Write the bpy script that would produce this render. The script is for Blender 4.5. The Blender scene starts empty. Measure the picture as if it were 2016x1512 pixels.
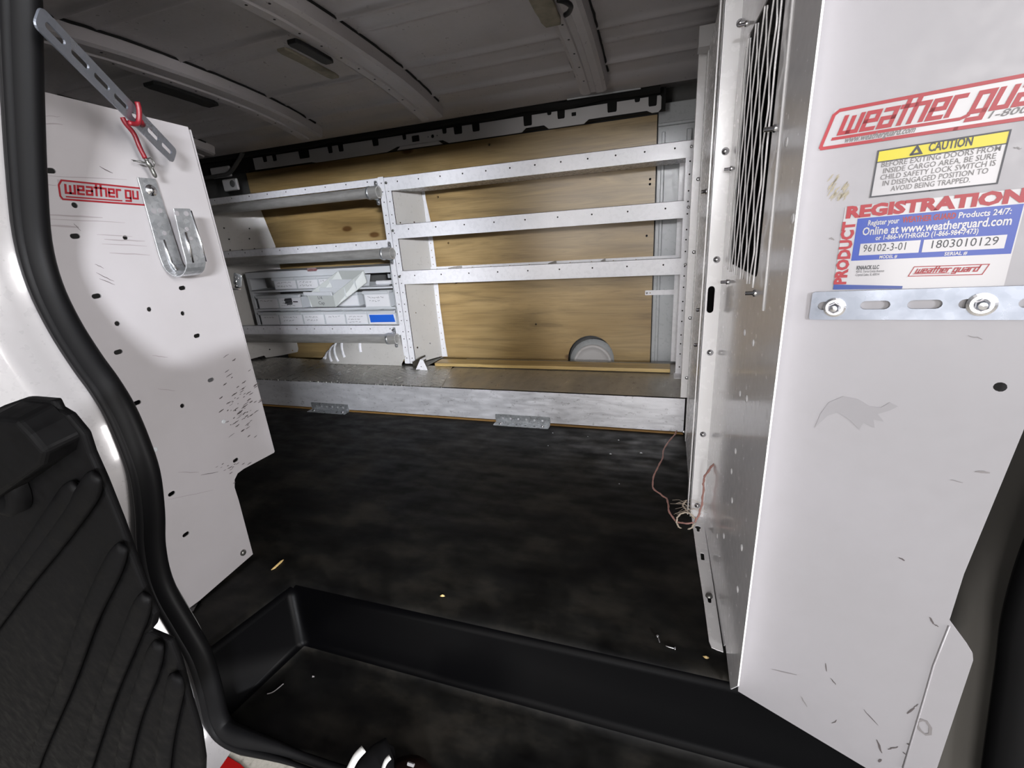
import bpy, bmesh, math, random
from mathutils import Vector, Matrix, noise
from mathutils.geometry import tessellate_polygon
random.seed(7)
SC = bpy.context.scene
COL = SC.collection
PI = math.pi

# ------------------------------------------------------------------ camera
CAM_H = 0.78
F_PX = 890.843
RIGHT = Vector((0.94827962, 0.31020184, -0.0673838))
UP = Vector((-0.03808597, 0.32192326, 0.9459994))
BACK = Vector((0.31514316, -0.89450558, 0.31708761))
cd = bpy.data.cameras.new('camera'); cam = bpy.data.objects.new('camera', cd); COL.objects.link(cam)
cam.matrix_world = Matrix(((RIGHT.x, UP.x, BACK.x, 0), (RIGHT.y, UP.y, BACK.y, 0), (RIGHT.z, UP.z, BACK.z, CAM_H), (0, 0, 0, 1)))
cd.sensor_width = 36; cd.lens = 36 * F_PX / 2016; cd.clip_start = 0.02; cd.clip_end = 60
SC.camera = cam
SC.view_settings.view_transform = 'Standard'
SC.view_settings.look = 'None'
SC.view_settings.gamma = 1
SC.view_settings.use_curve_mapping = False
SC.view_settings.exposure = -0.28

# ------------------------------------------------------------------ world and lights
w = bpy.data.worlds.new('world'); SC.world = w; w.use_nodes = True
w.node_tree.nodes['Background'].inputs[0].default_value = (0.80, 0.82, 0.9, 1)
w.node_tree.nodes['Background'].inputs[1].default_value = 0.14

def area(name, loc, target, sx, sy, power, color, spread=180):
    l = bpy.data.lights.new(name, 'AREA'); l.shape = 'RECTANGLE'; l.size = sx; l.size_y = sy
    l.energy = power; l.color = color; l.spread = math.radians(spread)
    o = bpy.data.objects.new(name, l); COL.objects.link(o); o.location = loc
    o.rotation_euler = (Vector(target) - Vector(loc)).to_track_quat('-Z', 'Y').to_euler()
    return o
area('bay_lamp', (3.6, -5.0, 1.60), (-1.55, 1.35, 0.50), 1.3, 0.3, 58, (0.93, 0.95, 1.0), 44)      # work lamp behind to the right, aimed at the left shelving
area('bay_door_daylight', (-1.9, -6.0, 1.05), (-0.6, 2.0, 0.6), 1.2, 3.3, 200, (1.0, 0.97, 0.95))    # open bay door behind to the left
area('bay_ceiling_lamp', (0.2, -4.0, 2.7), (-0.3, 1.0, 0.0), 2.0, 0.6, 110, (1.0, 0.96, 0.92))        # strip lamp of the bay ceiling
area('panel_fill_light', (3.2, -1.1, 1.3), (-1.0, 0.7, 0.55), 0.8, 1.6, 240, (1.0, 0.97, 0.97))         # unseen fill added at the right to brighten the left end panel
area('rail_fill_light', (0.3, -7.0, 1.70), (-0.4, 2.0, 0.7), 0.9, 0.4, 26, (0.97, 0.97, 1.0), 60)      # added fill from straight behind for the middle of the shelf rails

# ------------------------------------------------------------------ geometry helpers
def ray(px, py):
    return RIGHT * ((px - 1008) / F_PX) - UP * ((py - 756) / F_PX) - BACK
ORI = Vector((0, 0, CAM_H))
def P(px, py, ax, val):
    d = ray(px, py)
    return ORI + d * ((val - ORI[ax]) / d[ax])
def PP(px, py, p0, n):
    d = ray(px, py)
    return ORI + d * ((Vector(p0) - ORI).dot(n) / d.dot(n))

def root_loc(o):
    while o is not None and o.parent: o = o.parent
    return o.location.copy() if o is not None else Vector((0, 0, 0))

def thing(name, label, cat, loc=(0, 0, 0), group=None):
    o = bpy.data.objects.new(name, None); COL.objects.link(o); o.location = loc
    o.empty_display_size = 0.05
    o['label'] = label; o['category'] = cat
    if group: o['group'] = group
    return o

def finish(name, bm, mat, parent=None, smooth=False, label=None, cat=None, group=None, kind=None, bevel=None, recalc=True):
    if recalc: bmesh.ops.recalc_face_normals(bm, faces=bm.faces)
    me = bpy.data.meshes.new(name)
    off = root_loc(parent) if parent else Vector((0, 0, 0))
    loc = Vector((0, 0, 0))
    if parent is None:
        vs = [v.co for v in bm.verts]
        lo = Vector((min(v.x for v in vs), min(v.y for v in vs), min(v.z for v in vs)))
        hi = Vector((max(v.x for v in vs), max(v.y for v in vs), max(v.z for v in vs)))
        loc = Vector(((lo.x + hi.x) / 2, (lo.y + hi.y) / 2, lo.z)); off = loc
    for v in bm.verts: v.co -= off
    if smooth:
        for f in bm.faces: f.smooth = True
    bm.to_mesh(me); bm.free()
    if isinstance(mat, (list, tuple)):
        for m in mat: me.materials.append(m)
    else: me.materials.append(mat)
    o = bpy.data.objects.new(name, me); COL.objects.link(o)
    if parent: o.parent = parent
    else: o.location = loc
    if label: o['label'] = label
    if cat: o['category'] = cat
    if group: o['group'] = group
    if kind: o['kind'] = kind
    if bevel:
        md = o.modifiers.new('bevel', 'BEVEL'); md.width = bevel[0]; md.segments = bevel[1]
        md.limit_method = 'ANGLE'; md.angle_limit = math.radians(bevel[2] if len(bevel) > 2 else 35)
    return o

def box(bm, lo, hi, mi=0):
    x0, y0, z0 = lo; x1, y1, z1 = hi
    v = [bm.verts.new(c) for c in ((x0,y0,z0),(x1,y0,z0),(x1,y1,z0),(x0,y1,z0),(x0,y0,z1),(x1,y0,z1),(x1,y1,z1),(x0,y1,z1))]
    for f in ((0,1,2,3),(4,5,6,7),(0,1,5,4),(1,2,6,5),(2,3,7,6),(3,0,4,7)):
        bm.faces.new([v[i] for i in f]).material_index = mi

def hexa(bm, c):
    """eight corners, bottom ring then top ring"""
    v = [bm.verts.new(p) for p in c]
    for f in ((0,1,2,3),(4,5,6,7),(0,1,5,4),(1,2,6,5),(2,3,7,6),(3,0,4,7)):
        bm.faces.new([v[i] for i in f])

def plate(bm, outline, holes, th, o, u, v, w0=0.0, mi=0):
    """flat plate with holes: outline and holes in (u, v) metres, front face at w0, thickness goes back"""
    o = Vector(o); u = Vector(u); v = Vector(v); n = u.cross(v).normalized()
    loops = [outline] + list(holes)
    flat = [p for l in loops for p in l]
    tris = tessellate_polygon([[Vector((p[0], p[1], 0)) for p in l] for l in loops])
    F = [bm.verts.new(o + u * p[0] + v * p[1] + n * w0) for p in flat]
    B = [bm.verts.new(o + u * p[0] + v * p[1] + n * (w0 - th)) for p in flat]
    for t in tris:
        for S in (F, B):
            try: bm.faces.new([S[i] for i in t]).material_index = mi
            except ValueError: pass
    k = 0
    for l in loops:
        m = len(l)
        for i in range(m):
            a, b = k + i, k + (i + 1) % m
            try: bm.faces.new((F[a], F[b], B[b], B[a])).material_index = mi
            except ValueError: pass
        k += m

def circ(cx, cy, r, n=10, ry=None, rot=0):
    ry = ry or r
    return [(cx + r * math.cos(a) * math.cos(rot) - ry * math.sin(a) * math.sin(rot), cy + r * math.cos(a) * math.sin(rot) + ry * math.sin(a) * math.cos(rot)) for a in [2 * PI * i / n for i in range(n)]]
def slot(cx, cy, half, r, rot=0, n=6):
    pts = []
    for s, a0 in ((1, -PI / 2), (-1, PI / 2)):
        for i in range(n + 1):
            a = a0 + PI * i / n
            pts.append((s * half + r * math.cos(a), r * math.sin(a)))
    c, s_ = math.cos(rot), math.sin(rot)
    return [(cx + x * c - y * s_, cy + x * s_ + y * c) for x, y in pts]
def rrect(x0, y0, x1, y1, r, n=4):
    out = []
    for cx, cy, a0 in ((x1 - r, y0 + r, -PI/2), (x1 - r, y1 - r, 0), (x0 + r, y1 - r, PI/2), (x0 + r, y0 + r, PI)):
        for i in range(n + 1):
            a = a0 + PI / 2 * i / n
            out.append((cx + r * math.cos(a), cy + r * math.sin(a)))
    return out

def tube(bm, pts, r, n=10, closed=False, cap=True, flat=None):
    """round (or elliptical via flat=(normal, ratio)) tube along points; r number or list"""
    pts = [Vector(p) for p in pts]; m = len(pts); rings = []
    prev = None
    for i, p in enumerate(pts):
        a = pts[(i - 1) % m] if (closed or i > 0) else p
        b = pts[(i + 1) % m] if (closed or i < m - 1) else p
        t = (b - a).normalized()
        if flat: s = flat[0].cross(t).normalized()
        else:
            ref = prev if prev is not None else (Vector((0, 0, 1)) if abs(t.z) < .9 else Vector((1, 0, 0)))
            s = (ref - t * ref.dot(t)).normalized(); prev = s
        q = t.cross(s).normalized()
        rr = r[i] if isinstance(r, (list, tuple)) else r
        k2 = flat[1] if flat else 1
        rings.append([bm.verts.new(p + s * rr * math.cos(2*PI*j/n) + q * rr * k2 * math.sin(2*PI*j/n)) for j in range(n)])
    for i in range(m if closed else m - 1):
        A, B = rings[i], rings[(i + 1) % m]
        for j in range(n):
            bm.faces.new((A[j], A[(j+1) % n], B[(j+1) % n], B[j]))
    if cap and not closed:
        bm.faces.new(rings[0]); bm.faces.new(list(reversed(rings[-1])))

def lathe(bm, c, axis, prof, n=16):
    """profile list of (radius, distance along axis)"""
    axis = Vector(axis).normalized(); c = Vector(c)
    ref = Vector((0, 0, 1)) if abs(axis.z) < .9 else Vector((1, 0, 0))
    s = (ref - axis * ref.dot(axis)).normalized(); q = axis.cross(s)
    rings = []
    for r, h in prof:
        if r < 1e-6: rings.append([bm.verts.new(c + axis * h)])
        else: rings.append([bm.verts.new(c + axis * h + (s * math.cos(2*PI*j/n) + q * math.sin(2*PI*j/n)) * r) for j in range(n)])
    for A, B in zip(rings, rings[1:]):
        for j in range(n):
            if len(A) == 1 and len(B) > 1: bm.faces.new((A[0], B[j], B[(j+1) % n]))
            elif len(B) == 1 and len(A) > 1: bm.faces.new((A[j], A[(j+1) % n], B[0]))
            elif len(A) > 1: bm.faces.new((A[j], A[(j+1) % n], B[(j+1) % n], B[j]))

def smooth_path(pts, sub=6):
    pts = [Vector(p) for p in pts]; out = []
    for i in range(len(pts) - 1):
        p0 = pts[max(i-1, 0)]; p1 = pts[i]; p2 = pts[i+1]; p3 = pts[min(i+2, len(pts)-1)]
        for k in range(sub):
            t = k / sub
            out.append(0.5 * ((2*p1) + (p2-p0)*t + (2*p0-5*p1+4*p2-p3)*t*t + (-p0+3*p1-3*p2+p3)*t**3))
    out.append(pts[-1]); return out

def ribbon(bm, pts, width, o, u, v, w):
    """thin flat stroke in a plane (ink, scuff) lying w in front of the face"""
    o = Vector(o); u = Vector(u); v = Vector(v); n = u.cross(v).normalized()
    L = []; R = []
    m = len(pts)
    for i, p in enumerate(pts):
        a = pts[max(i-1, 0)]; b = pts[min(i+1, m-1)]
        dx, dy = b[0]-a[0], b[1]-a[1]; l = math.hypot(dx, dy) or 1
        k = width[i] if isinstance(width, (list, tuple)) else width
        nx, ny = -dy / l * k / 2, dx / l * k / 2
        L.append(bm.verts.new(o + u*(p[0]+nx) + v*(p[1]+ny) + n*w)); R.append(bm.verts.new(o + u*(p[0]-nx) + v*(p[1]-ny) + n*w))
    for i in range(m - 1): bm.faces.new((L[i], R[i], R[i+1], L[i+1]))

def poly3(bm, pts):
    vs = [bm.verts.new(p) for p in pts]
    return bm.faces.new(vs)

def text_mesh(txt, bold=0.0, shear=0.0, align='LEFT', space=1.0):
    cu = bpy.data.curves.new('t', 'FONT'); cu.body = txt; cu.offset = bold; cu.shear = shear
    cu.align_x = align; cu.resolution_u = 2; cu.space_character = space; cu.size = 1
    ob = bpy.data.objects.new('t', cu); COL.objects.link(ob)
    dg = bpy.context.evaluated_depsgraph_get(); dg.update()
    me = bpy.data.meshes.new_from_object(ob.evaluated_get(dg))
    bpy.data.objects.remove(ob); bpy.data.curves.remove(cu)
    return me
def add_text(bm, txt, o, u, v, w, x, y, size, width=None, bold=0.0, shear=0.0, align='LEFT', space=1.0):
    """flat lettering in the plane (o, u, v); size = height of the em; width stretches the line to a given length"""
    me = text_mesh(txt, bold, shear, align, space)
    o = Vector(o); u = Vector(u); v = Vector(v); n = u.cross(v).normalized()
    xs = [p.co.x for p in me.vertices]
    if not xs: return
    ww = max(xs) - min(xs); x0 = min(xs)
    sx = (width / ww) if width else size
    vs = []
    for p in me.vertices:
        cx = (p.co.x - x0) * sx if align == 'LEFT' else p.co.x * sx
        vs.append(bm.verts.new(o + u * (x + cx) + v * (y + p.co.y * size) + n * w))
    for f in me.polygons:
        try: bm.faces.new([vs[i] for i in f.vertices])
        except ValueError: pass
    bpy.data.meshes.remove(me)

# ------------------------------------------------------------------ materials
def mat(name, col=(.8, .8, .8), rough=.5, metal=0.0, spec=.5, coat=0.0, coat_rough=.1):
    m = bpy.data.materials.new(name); m.use_nodes = True
    b = m.node_tree.nodes['Principled BSDF']
    b.inputs['Base Color'].default_value = (*col, 1); b.inputs['Roughness'].default_value = rough
    b.inputs['Metallic'].default_value = metal; b.inputs['Specular IOR Level'].default_value = spec
    b.inputs['Coat Weight'].default_value = coat; b.inputs['Coat Roughness'].default_value = coat_rough
    return m, m.node_tree, b
def N(nt, t, **k):
    n = nt.nodes.new(t)
    for a, b in k.items(): setattr(n, a, b)
    return n
def coords(nt, scale=(1, 1, 1), rot=(0, 0, 0)):
    tc = N(nt, 'ShaderNodeTexCoord'); mp = N(nt, 'ShaderNodeMapping')
    mp.inputs['Scale'].default_value = scale; mp.inputs['Rotation'].default_value = rot
    geo = N(nt, 'ShaderNodeNewGeometry')
    nt.links.new(geo.outputs['Position'], mp.inputs['Vector'])
    return mp.outputs[0]
def noise_ramp(nt, vec, scale, stops, detail=4, rough=.55, dist=0.0):
    n = N(nt, 'ShaderNodeTexNoise'); n.inputs['Scale'].default_value = scale; n.inputs['Detail'].default_value = detail
    n.inputs['Roughness'].default_value = rough; n.inputs['Distortion'].default_value = dist
    nt.links.new(vec, n.inputs['Vector'])
    r = N(nt, 'ShaderNodeValToRGB'); el = r.color_ramp.elements
    el[0].position, el[0].color = stops[0][0], (*stops[0][1], 1); el[1].position, el[1].color = stops[-1][0], (*stops[-1][1], 1)
    for p, c in stops[1:-1]:
        e = el.new(p); e.color = (*c, 1)
    nt.links.new(n.outputs['Fac'], r.inputs['Fac'])
    return n.outputs['Fac'], r.outputs['Color']
def mix(nt, a, b, f, mode='MULTIPLY'):
    m = N(nt, 'ShaderNodeMix', data_type='RGBA', blend_type=mode)
    for s, val in ((0, f), (6, a), (7, b)):
        if hasattr(val, 'links') or hasattr(val, 'is_output'): nt.links.new(val, m.inputs[s])
        else: m.inputs[s].default_value = val if s == 0 else (*val, 1)
    return m.outputs[2]
def bump(nt, b, h, strength, dist=.01):
    n = N(nt, 'ShaderNodeBump'); n.inputs['Strength'].default_value = strength; n.inputs['Distance'].default_value = dist
    nt.links.new(h, n.inputs['Height']); nt.links.new(n.outputs[0], b.inputs['Normal'])

def painted(name, col, rough=.3, dirt=.12, coat=0.0, wav=.0):
    m, nt, b = mat(name, col, rough, coat=coat)
    v = coords(nt)
    _, c = noise_ramp(nt, v, 5, [(.3, (1-dirt, 1-dirt, 1-dirt*1.15)), (.65, (1, 1, 1))], 5)
    nt.links.new(mix(nt, col, c, 1.0), b.inputs['Base Color'])
    f, c2 = noise_ramp(nt, v, 60, [(.3, (rough*.8,)*3), (.7, (rough*1.25,)*3)], 2)
    nt.links.new(c2, b.inputs['Roughness'])
    if wav:
        f3, _ = noise_ramp(nt, v, 3.0, [(0, (0,)*3), (1, (1,)*3)], 1)
        bump(nt, b, f3, wav, .05)
    return m
M = {}
M['white_shelf'] = painted('white_shelf_paint', (.80, .80, .84), .28, .05, wav=.10)
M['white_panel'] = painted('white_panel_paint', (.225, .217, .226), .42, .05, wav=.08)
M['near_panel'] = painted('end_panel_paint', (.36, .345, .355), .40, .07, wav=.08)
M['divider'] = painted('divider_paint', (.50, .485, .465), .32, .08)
M['partition'] = painted('glossy_partition_paint', (.84, .83, .85), .22, .05, coat=.4)
M['post'] = painted('post_paint', (.80, .79, .80), .24, .06)
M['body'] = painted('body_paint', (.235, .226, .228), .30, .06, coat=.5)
M['roof'] = painted('roof_paint', (.42, .40, .41), .34, .12)
M['greywall'] = painted('grey_wall_paint', (.44, .46, .48), .3, .08)
M['strip'] = painted('header_strip_paint', (.52, .51, .52), .4, .12)
M['shadebay'] = painted('shaded_bay_paint', (.10, .10, .10), .5, .25)  # unlit inner surfaces, their shade put into the colour
M['black'] = mat('black_rubber', (.008, .008, .009), .55, spec=.3)[0]
M['seal'] = mat('seal_rubber', (.003, .003, .0034), .55, spec=.12)[0]
M['hole'] = mat('dark_opening', (.004, .004, .004), .9)[0]
M['trim'] = painted('black_door_trim', (.0018, .0017, .0019), .62, .3)
M['trim'].node_tree.nodes['Principled BSDF'].inputs['Specular IOR Level'].default_value = .07
M['bolt'] = mat('zinc_bolt', (.72, .72, .74), .22, 1.0)[0]
M['steel_dark'] = mat('dark_bracket_steel', (.16, .16, .15), .35, .8)[0]
M['red'] = mat('red_ink', (.21, .010, .016), .4)[0]
M['redp'] = mat('red_plastic', (.16, .006, .012), .45)[0]
M['ink'] = mat('black_ink', (.03, .03, .035), .5)[0]
M['greyink'] = mat('faded_ink', (.10, .093, .093), .5)[0]
M['sticker'] = mat('sticker_white', (.275, .266, .272), .3, coat=.3)[0]
M['yellow'] = mat('sticker_yellow', (.37, .315, .006), .35)[0]
M['blue'] = mat('sticker_blue', (.003, .026, .20), .3)[0]
M['navy'] = mat('sticker_navy', (.01, .03, .15), .3)[0]
M['tape'] = mat('blue_tape', (.015, .12, .62), .6)[0]
M['wire'] = mat('pinkish_wire', (.42, .22, .19), .5)[0]
M['wireclear'] = mat('pale_wire', (.55, .47, .38), .4)[0]
M['bin'] = painted('bin_plastic', (.60, .62, .65), .4, .05)
M['shoewhite'] = mat('shoe_white', (.6, .6, .58), .6)[0]
M['binlabel'] = mat('bin_label', (.76, .76, .79), .4)[0]
M['smudge'] = mat('scuff_grey', (.14, .13, .13), .6)[0]
M['faint'] = mat('faint_smudge', (.188, .181, .188), .45)[0]
M['scuff'] = mat('scuff_dark', (.06, .05, .05), .6)[0]
M['lightsmear'] = mat('light_smear', (.25, .23, .235), .6)[0]
M['rust'] = mat('yellow_stain', (.215, .19, .135), .6)[0]

def galv():
    m, nt, b = mat('galvanised_steel', (.55, .57, .58), .34, .8)
    v = coords(nt)
    vo = N(nt, 'ShaderNodeTexVoronoi'); vo.inputs['Scale'].default_value = 130; nt.links.new(v, vo.inputs['Vector'])
    r = N(nt, 'ShaderNodeValToRGB'); r.color_ramp.elements[0].color = (.42, .44, .46, 1); r.color_ramp.elements[1].color = (.66, .68, .70, 1)
    nt.links.new(vo.outputs['Color'], r.inputs['Fac']); nt.links.new(r.outputs[0], b.inputs['Base Color'])
    _, c = noise_ramp(nt, v, 30, [(.3, (.22,)*3), (.7, (.42,)*3)]); nt.links.new(c, b.inputs['Roughness'])
    return m
M['galv'] = galv()
M['galvbar'] = galv(); M['galvbar'].name = 'dull_galvanised_bar'
for n_ in M['galvbar'].node_tree.nodes:
    if n_.type == 'VALTORGB' and n_.color_ramp.elements[0].color[2] > n_.color_ramp.elements[0].color[0]:
        n_.color_ramp.elements[0].color = (.215, .235, .275, 1); n_.color_ramp.elements[1].color = (.245, .265, .31, 1)
def pipe_mat():
    m, nt, b = mat('dull_conduit', (.50, .49, .47), .45, .55)
    v = coords(nt, (6, 30, 30)); _, c = noise_ramp(nt, v, 2, [(.3, (.42, .41, .39)), (.7, (.60, .59, .57))]); nt.links.new(c, b.inputs['Base Color'])
    return m
M['pipe'] = pipe_mat()
def alu(name, base, rough, sx, tread=False):
    m, nt, b = mat(name, base, rough, .62 if not tread else .85)
    v = coords(nt, (sx, 1, 8))
    _, c = noise_ramp(nt, v, 4, [(.25, tuple(x*.82 for x in base)), (.5, base), (.75, tuple(min(1, x*1.12) for x in base))], 8, .65)
    v2 = coords(nt, (3, 3, 6))
    _, c2 = noise_ramp(nt, v2, 12, [(.36, (.30, .29, .29)), (.43, (1, 1, 1))], 10, .78)
    nt.links.new(mix(nt, c, c2, .7 if not tread else 0.0), b.inputs['Base Color'])
    f, c3 = noise_ramp(nt, v, 9, [(.3, (rough*.7,)*3), (.7, (rough*1.4,)*3)], 6); nt.links.new(c3, b.inputs['Roughness'])
    if tread:
        # raised diamond bars, two crossing sets
        hs = []
        for ang in (.5, -.5):
            vv = coords(nt, (1, 1, 1), (0, 0, ang + PI/4*0))
            br = N(nt, 'ShaderNodeTexBrick'); br.inputs['Scale'].default_value = 34; br.inputs['Mortar Size'].default_value = .36
            br.inputs['Mortar Smooth'].default_value = .4; br.inputs['Color1'].default_value = (1,1,1,1); br.inputs['Color2'].default_value = (1,1,1,1); br.inputs['Mortar'].default_value = (0,0,0,1)
            br.inputs['Brick Width'].default_value = .9; br.inputs['Row Height'].default_value = .8
            nt.links.new(vv, br.inputs['Vector']); hs.append(br.outputs['Color'])
        h = mix(nt, hs[0], hs[1], .5, 'ADD'); bump(nt, b, h, 1.0, .006)
    else: bump(nt, b, f, .12, .004)
    return m
M['alu_front'] = alu('scratched_aluminium', (.80, .80, .83), .40, 2)
M['alu_top'] = alu('dull_aluminium_top', (.36, .34, .30), .36, 3)
M['alu_tread'] = alu('tread_plate_aluminium', (.46, .45, .42), .30, 3, True)

def plywood(name, base=(.36, .255, .115), knots=True, coat=.35):
    m, nt, b = mat(name, base, .42, coat=coat, coat_rough=.28)
    v = coords(nt, (.55, 4, 5.5))
    _, c = noise_ramp(nt, v, 3.2, [(.25, tuple(x*.55 for x in base)), (.48, base), (.60, tuple(x*1.15 for x in base)), (.78, tuple(x*.66 for x in base))], 9, .62, 1.3)
    v2 = coords(nt, (2, 30, 75)); _, g = noise_ramp(nt, v2, 3, [(.3, (.80, .78, .74)), (.6, (1, 1, 1))], 3)
    c = mix(nt, c, g, .8)
    v3 = coords(nt, (.8, 1, 1.6)); _, g3 = noise_ramp(nt, v3, 2.3, [(.35, (.78, .72, .62)), (.6, (1.1, 1.1, 1.12))], 2)
    c = mix(nt, c, g3, .9)
    if knots:
        vo = N(nt, 'ShaderNodeTexVoronoi'); vo.inputs['Scale'].default_value = 2.4
        vo.voronoi_dimensions = '2D'; vv = coords(nt, (.55, 1, 1.25), (-PI/2, 0, 0)); nt.links.new(vv, vo.inputs['Vector'])
        r = N(nt, 'ShaderNodeValToRGB'); r.color_ramp.elements[0].position = .03; r.color_ramp.elements[0].color = (.28, .16, .08, 1)
        r.color_ramp.elements[1].position = .052; r.color_ramp.elements[1].color = (1, 1, 1, 1)
        nt.links.new(vo.outputs['Distance'], r.inputs['Fac']); c = mix(nt, c, r.outputs[0], .85)
    nt.links.new(c, b.inputs['Base Color'])
    return m
M['ply'] = plywood('varnished_plywood')
M['plyedge'] = mat('plywood_edge', (.20, .11, .03), .7)[0]
M['board'] = plywood('pine_board', (.52, .38, .16), False, .1)

def floor_mat():
    m, nt, b = mat('worn_rubber_floor', (.02, .02, .019), .5, spec=.2)
    v = coords(nt, (1.4, 2.4, 2.4))
    _, c = noise_ramp(nt, v, 3.6, [(.38, (.0008, .0008, .0008)), (.5, (.0042, .004, .0034)), (.66, (.0165, .0145, .0115))], 8, .62)
    v2 = coords(nt, (1, 7, 7)); _, c2 = noise_ramp(nt, v2, 14, [(.68, (0, 0, 0)), (.78, (.05, .048, .045))], 10, .8)
    c = mix(nt, c, c2, .7, 'ADD')
    nt.links.new(c, b.inputs['Base Color'])
    f, c3 = noise_ramp(nt, v, 7, [(.35, (.40,)*3), (.65, (.68,)*3)], 6); nt.links.new(c3, b.inputs['Roughness'])
    w_ = N(nt, 'ShaderNodeTexWave', wave_type='BANDS', bands_direction='Y'); w_.inputs['Scale'].default_value = 9; w_.inputs['Distortion'].default_value = .3
    nt.links.new(coords(nt), w_.inputs['Vector'])
    bump(nt, b, w_.outputs['Fac'], .06, .004)
    return m
M['floor'] = floor_mat()
def concrete():
    m, nt, b = mat('speckled_concrete', (.42, .40, .35), .7)
    v = coords(nt); _, c = noise_ramp(nt, v, 45, [(.3, (.16, .15, .13)), (.45, (.42, .40, .35)), (.7, (.55, .52, .47))], 6, .7)
    nt.links.new(c, b.inputs['Base Color']); return m
M['concrete'] = concrete()
M['floorred'] = mat('red_floor_paint', (.34, .004, .004), .45)[0]
def foam_tan():
    m, nt, b = mat('tan_block', (.22, .19, .14), .7)
    _, c = noise_ramp(nt, coords(nt), 22, [(.3, (.13, .115, .08)), (.7, (.27, .24, .18))], 6); nt.links.new(c, b.inputs['Base Color']); return m
M['tan'] = foam_tan()

X, Y, Z = Vector((1, 0, 0)), Vector((0, 1, 0)), Vector((0, 0, 1))
SHY = 2.0          # front plane of the wall shelving
PLY = 2.19         # plane of the plywood lining
BT = 0.149         # top of the bench
BF = 1.70          # front of the bench

# ------------------------------------------------------------------ large structure
# rubber-lined cargo floor with the moulded step well
bm = bmesh.new()
SILL = 0.42; ZS = -0.151
def V(*c): return bm.verts.new(c)
tl = V(-3.3, PLY+.06, 0); tr = V(.7, PLY+.06, 0)
n1 = V(-.842, .668, 0); nr = V(.7, .668, 0)
l0 = V(-3.3, .47, 0); c2 = V(-.882, .47, 0); c1 = V(-3.3, .668, 0)
b1 = V(-.812, .632, ZS); b2 = V(-.852, .43, ZS); br = V(.7, .632, ZS)
s1 = V(-.60, SILL, ZS); s2 = V(.7, SILL, ZS)
s1b = V(-.60, SILL, ZS-.03); s2b = V(.7, SILL, ZS-.03); b2b = V(-.852, .43, ZS-.03)
bm.faces.new((c1, n1, nr, tr, tl)); bm.faces.new((l0, c2, n1, c1))
bm.faces.new((n1, b1, br, nr)).material_index = 1; bm.faces.new((c2, b2, b1, n1)).material_index = 1; bm.faces.new((b2, s1, s2, br, b1))
bm.faces.new((s1, s1b, s2b, s2)); bm.faces.new((b2, b2b, s1b, s1))
bmesh.ops.triangulate(bm, faces=[f for f in bm.faces if len(f.verts) > 4])
M['riser'] = mat('black_riser_moulding', (.001, .001, .0012), .36, spec=.035)[0]  # riser faces get a darker black than the floor faces
fl = finish('floor', bm, [M['floor'], M['riser']], smooth=True, kind='structure', bevel=(.022, 4, 20))

# roof skin, curved across the van with pressed beads running along it
PROF = [(.56, 1.235), (.60, 1.262), (.66, 1.292), (.76, 1.322), (.95, 1.343), (1.15, 1.345), (1.35, 1.337), (1.5, 1.327), (1.65, 1.312), (1.8, 1.288), (1.93, 1.258), (2.0, 1.235)]
def zroof(y):
    for (a, za), (b_, zb) in zip(PROF, PROF[1:]):
        if a <= y <= b_: return za + (zb-za)*(y-a)/(b_-a)
    return PROF[0][1] if y < PROF[0][0] else PROF[-1][1]
bm = bmesh.new(); sec = []
y = .56
while y < 1.95:
    z = zroof(y) + .042
    for yb in (.62, .98, 1.31, 1.655, 1.86):
        z -= .009 * math.exp(-((y - yb) / .011) ** 2)
        z -= .004 * max(0, 1 - abs(y - yb - .09) / .012)
    sec.append((y, z)); y += .0075
sec += [(1.955, 1.288), (1.985, 1.272), (2.015, 1.276), (2.035, 1.264), (2.06, 1.268), (2.075, 1.285), (2.26, 1.30)]
A = [bm.verts.new((-3.3, a, b_)) for a, b_ in sec]; B = [bm.verts.new((.9, a, b_)) for a, b_ in sec]
for i in range(len(sec)-1): bm.faces.new((A[i], A[i+1], B[i+1], B[i]))
finish('ceiling', bm, M['roof'], smooth=True, kind='structure')

# roof bows
def bow(xc, nm, half=.038):
    bm = bmesh.new(); ys = [.58 + i*.04 for i in range(36)]
    cross = [(-half-.02, .040), (-half-.012, .006), (-half, .0), (-half*.35, .0), (-half*.25, .005), (half*.25, .005), (half*.35, .0), (half, 0), (half+.012, .006), (half+.02, .040)]
    rows = []
    for yy in ys:
        yy = min(yy, 1.955); rows.append([bm.verts.new((xc+a, yy, zroof(yy)+h)) for a, h in cross])
    for r0, r1 in zip(rows, rows[1:]):
        for i in range(len(cross)-1): bm.faces.new((r0[i], r0[i+1], r1[i+1], r1[i]))
    o = finish(nm, bm, M['roof'], smooth=False, kind='structure')
    hb = bmesh.new()
    for k in range(12):
        yy = .9 + k*.088
        for s in (-.6, .62):
            lathe(hb, (xc+s*half, yy + (.02 if s > 0 else 0), zroof(yy)-.0006), (0, 0, 1), [(0, 0), (.0035, 0), (.0035, .001)], 8)
    # black adhesive beads along both edges
    for s in (-1, 1):
        pts = [(xc + s*(half+.021) + .0035*noise.noise(Vector((i*.8, xc, s))), .8+i*.03, zroof(.8+i*.03)+.039) for i in range(38)]
        tube(hb, pts, [.0035+.003*abs(noise.noise(Vector((i*.5, xc*3, s*2)))) for i in range(38)], 6)
    me = bpy.data.meshes.new('rivet_holes')
    for v in hb.verts: v.co -= o.location
    hb.to_mesh(me); hb.free(); me.materials.append(M['hole'])
    c = bpy.data.objects.new('rivet_holes_and_sealant', me); COL.objects.link(c); c.parent = o
    return o
bow(-.965, 'trim_1', .043); bow(-1.585, 'trim_2', .050); bow(-.285, 'trim_3', .036); bow(-2.25, 'trim_4', .05)

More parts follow.
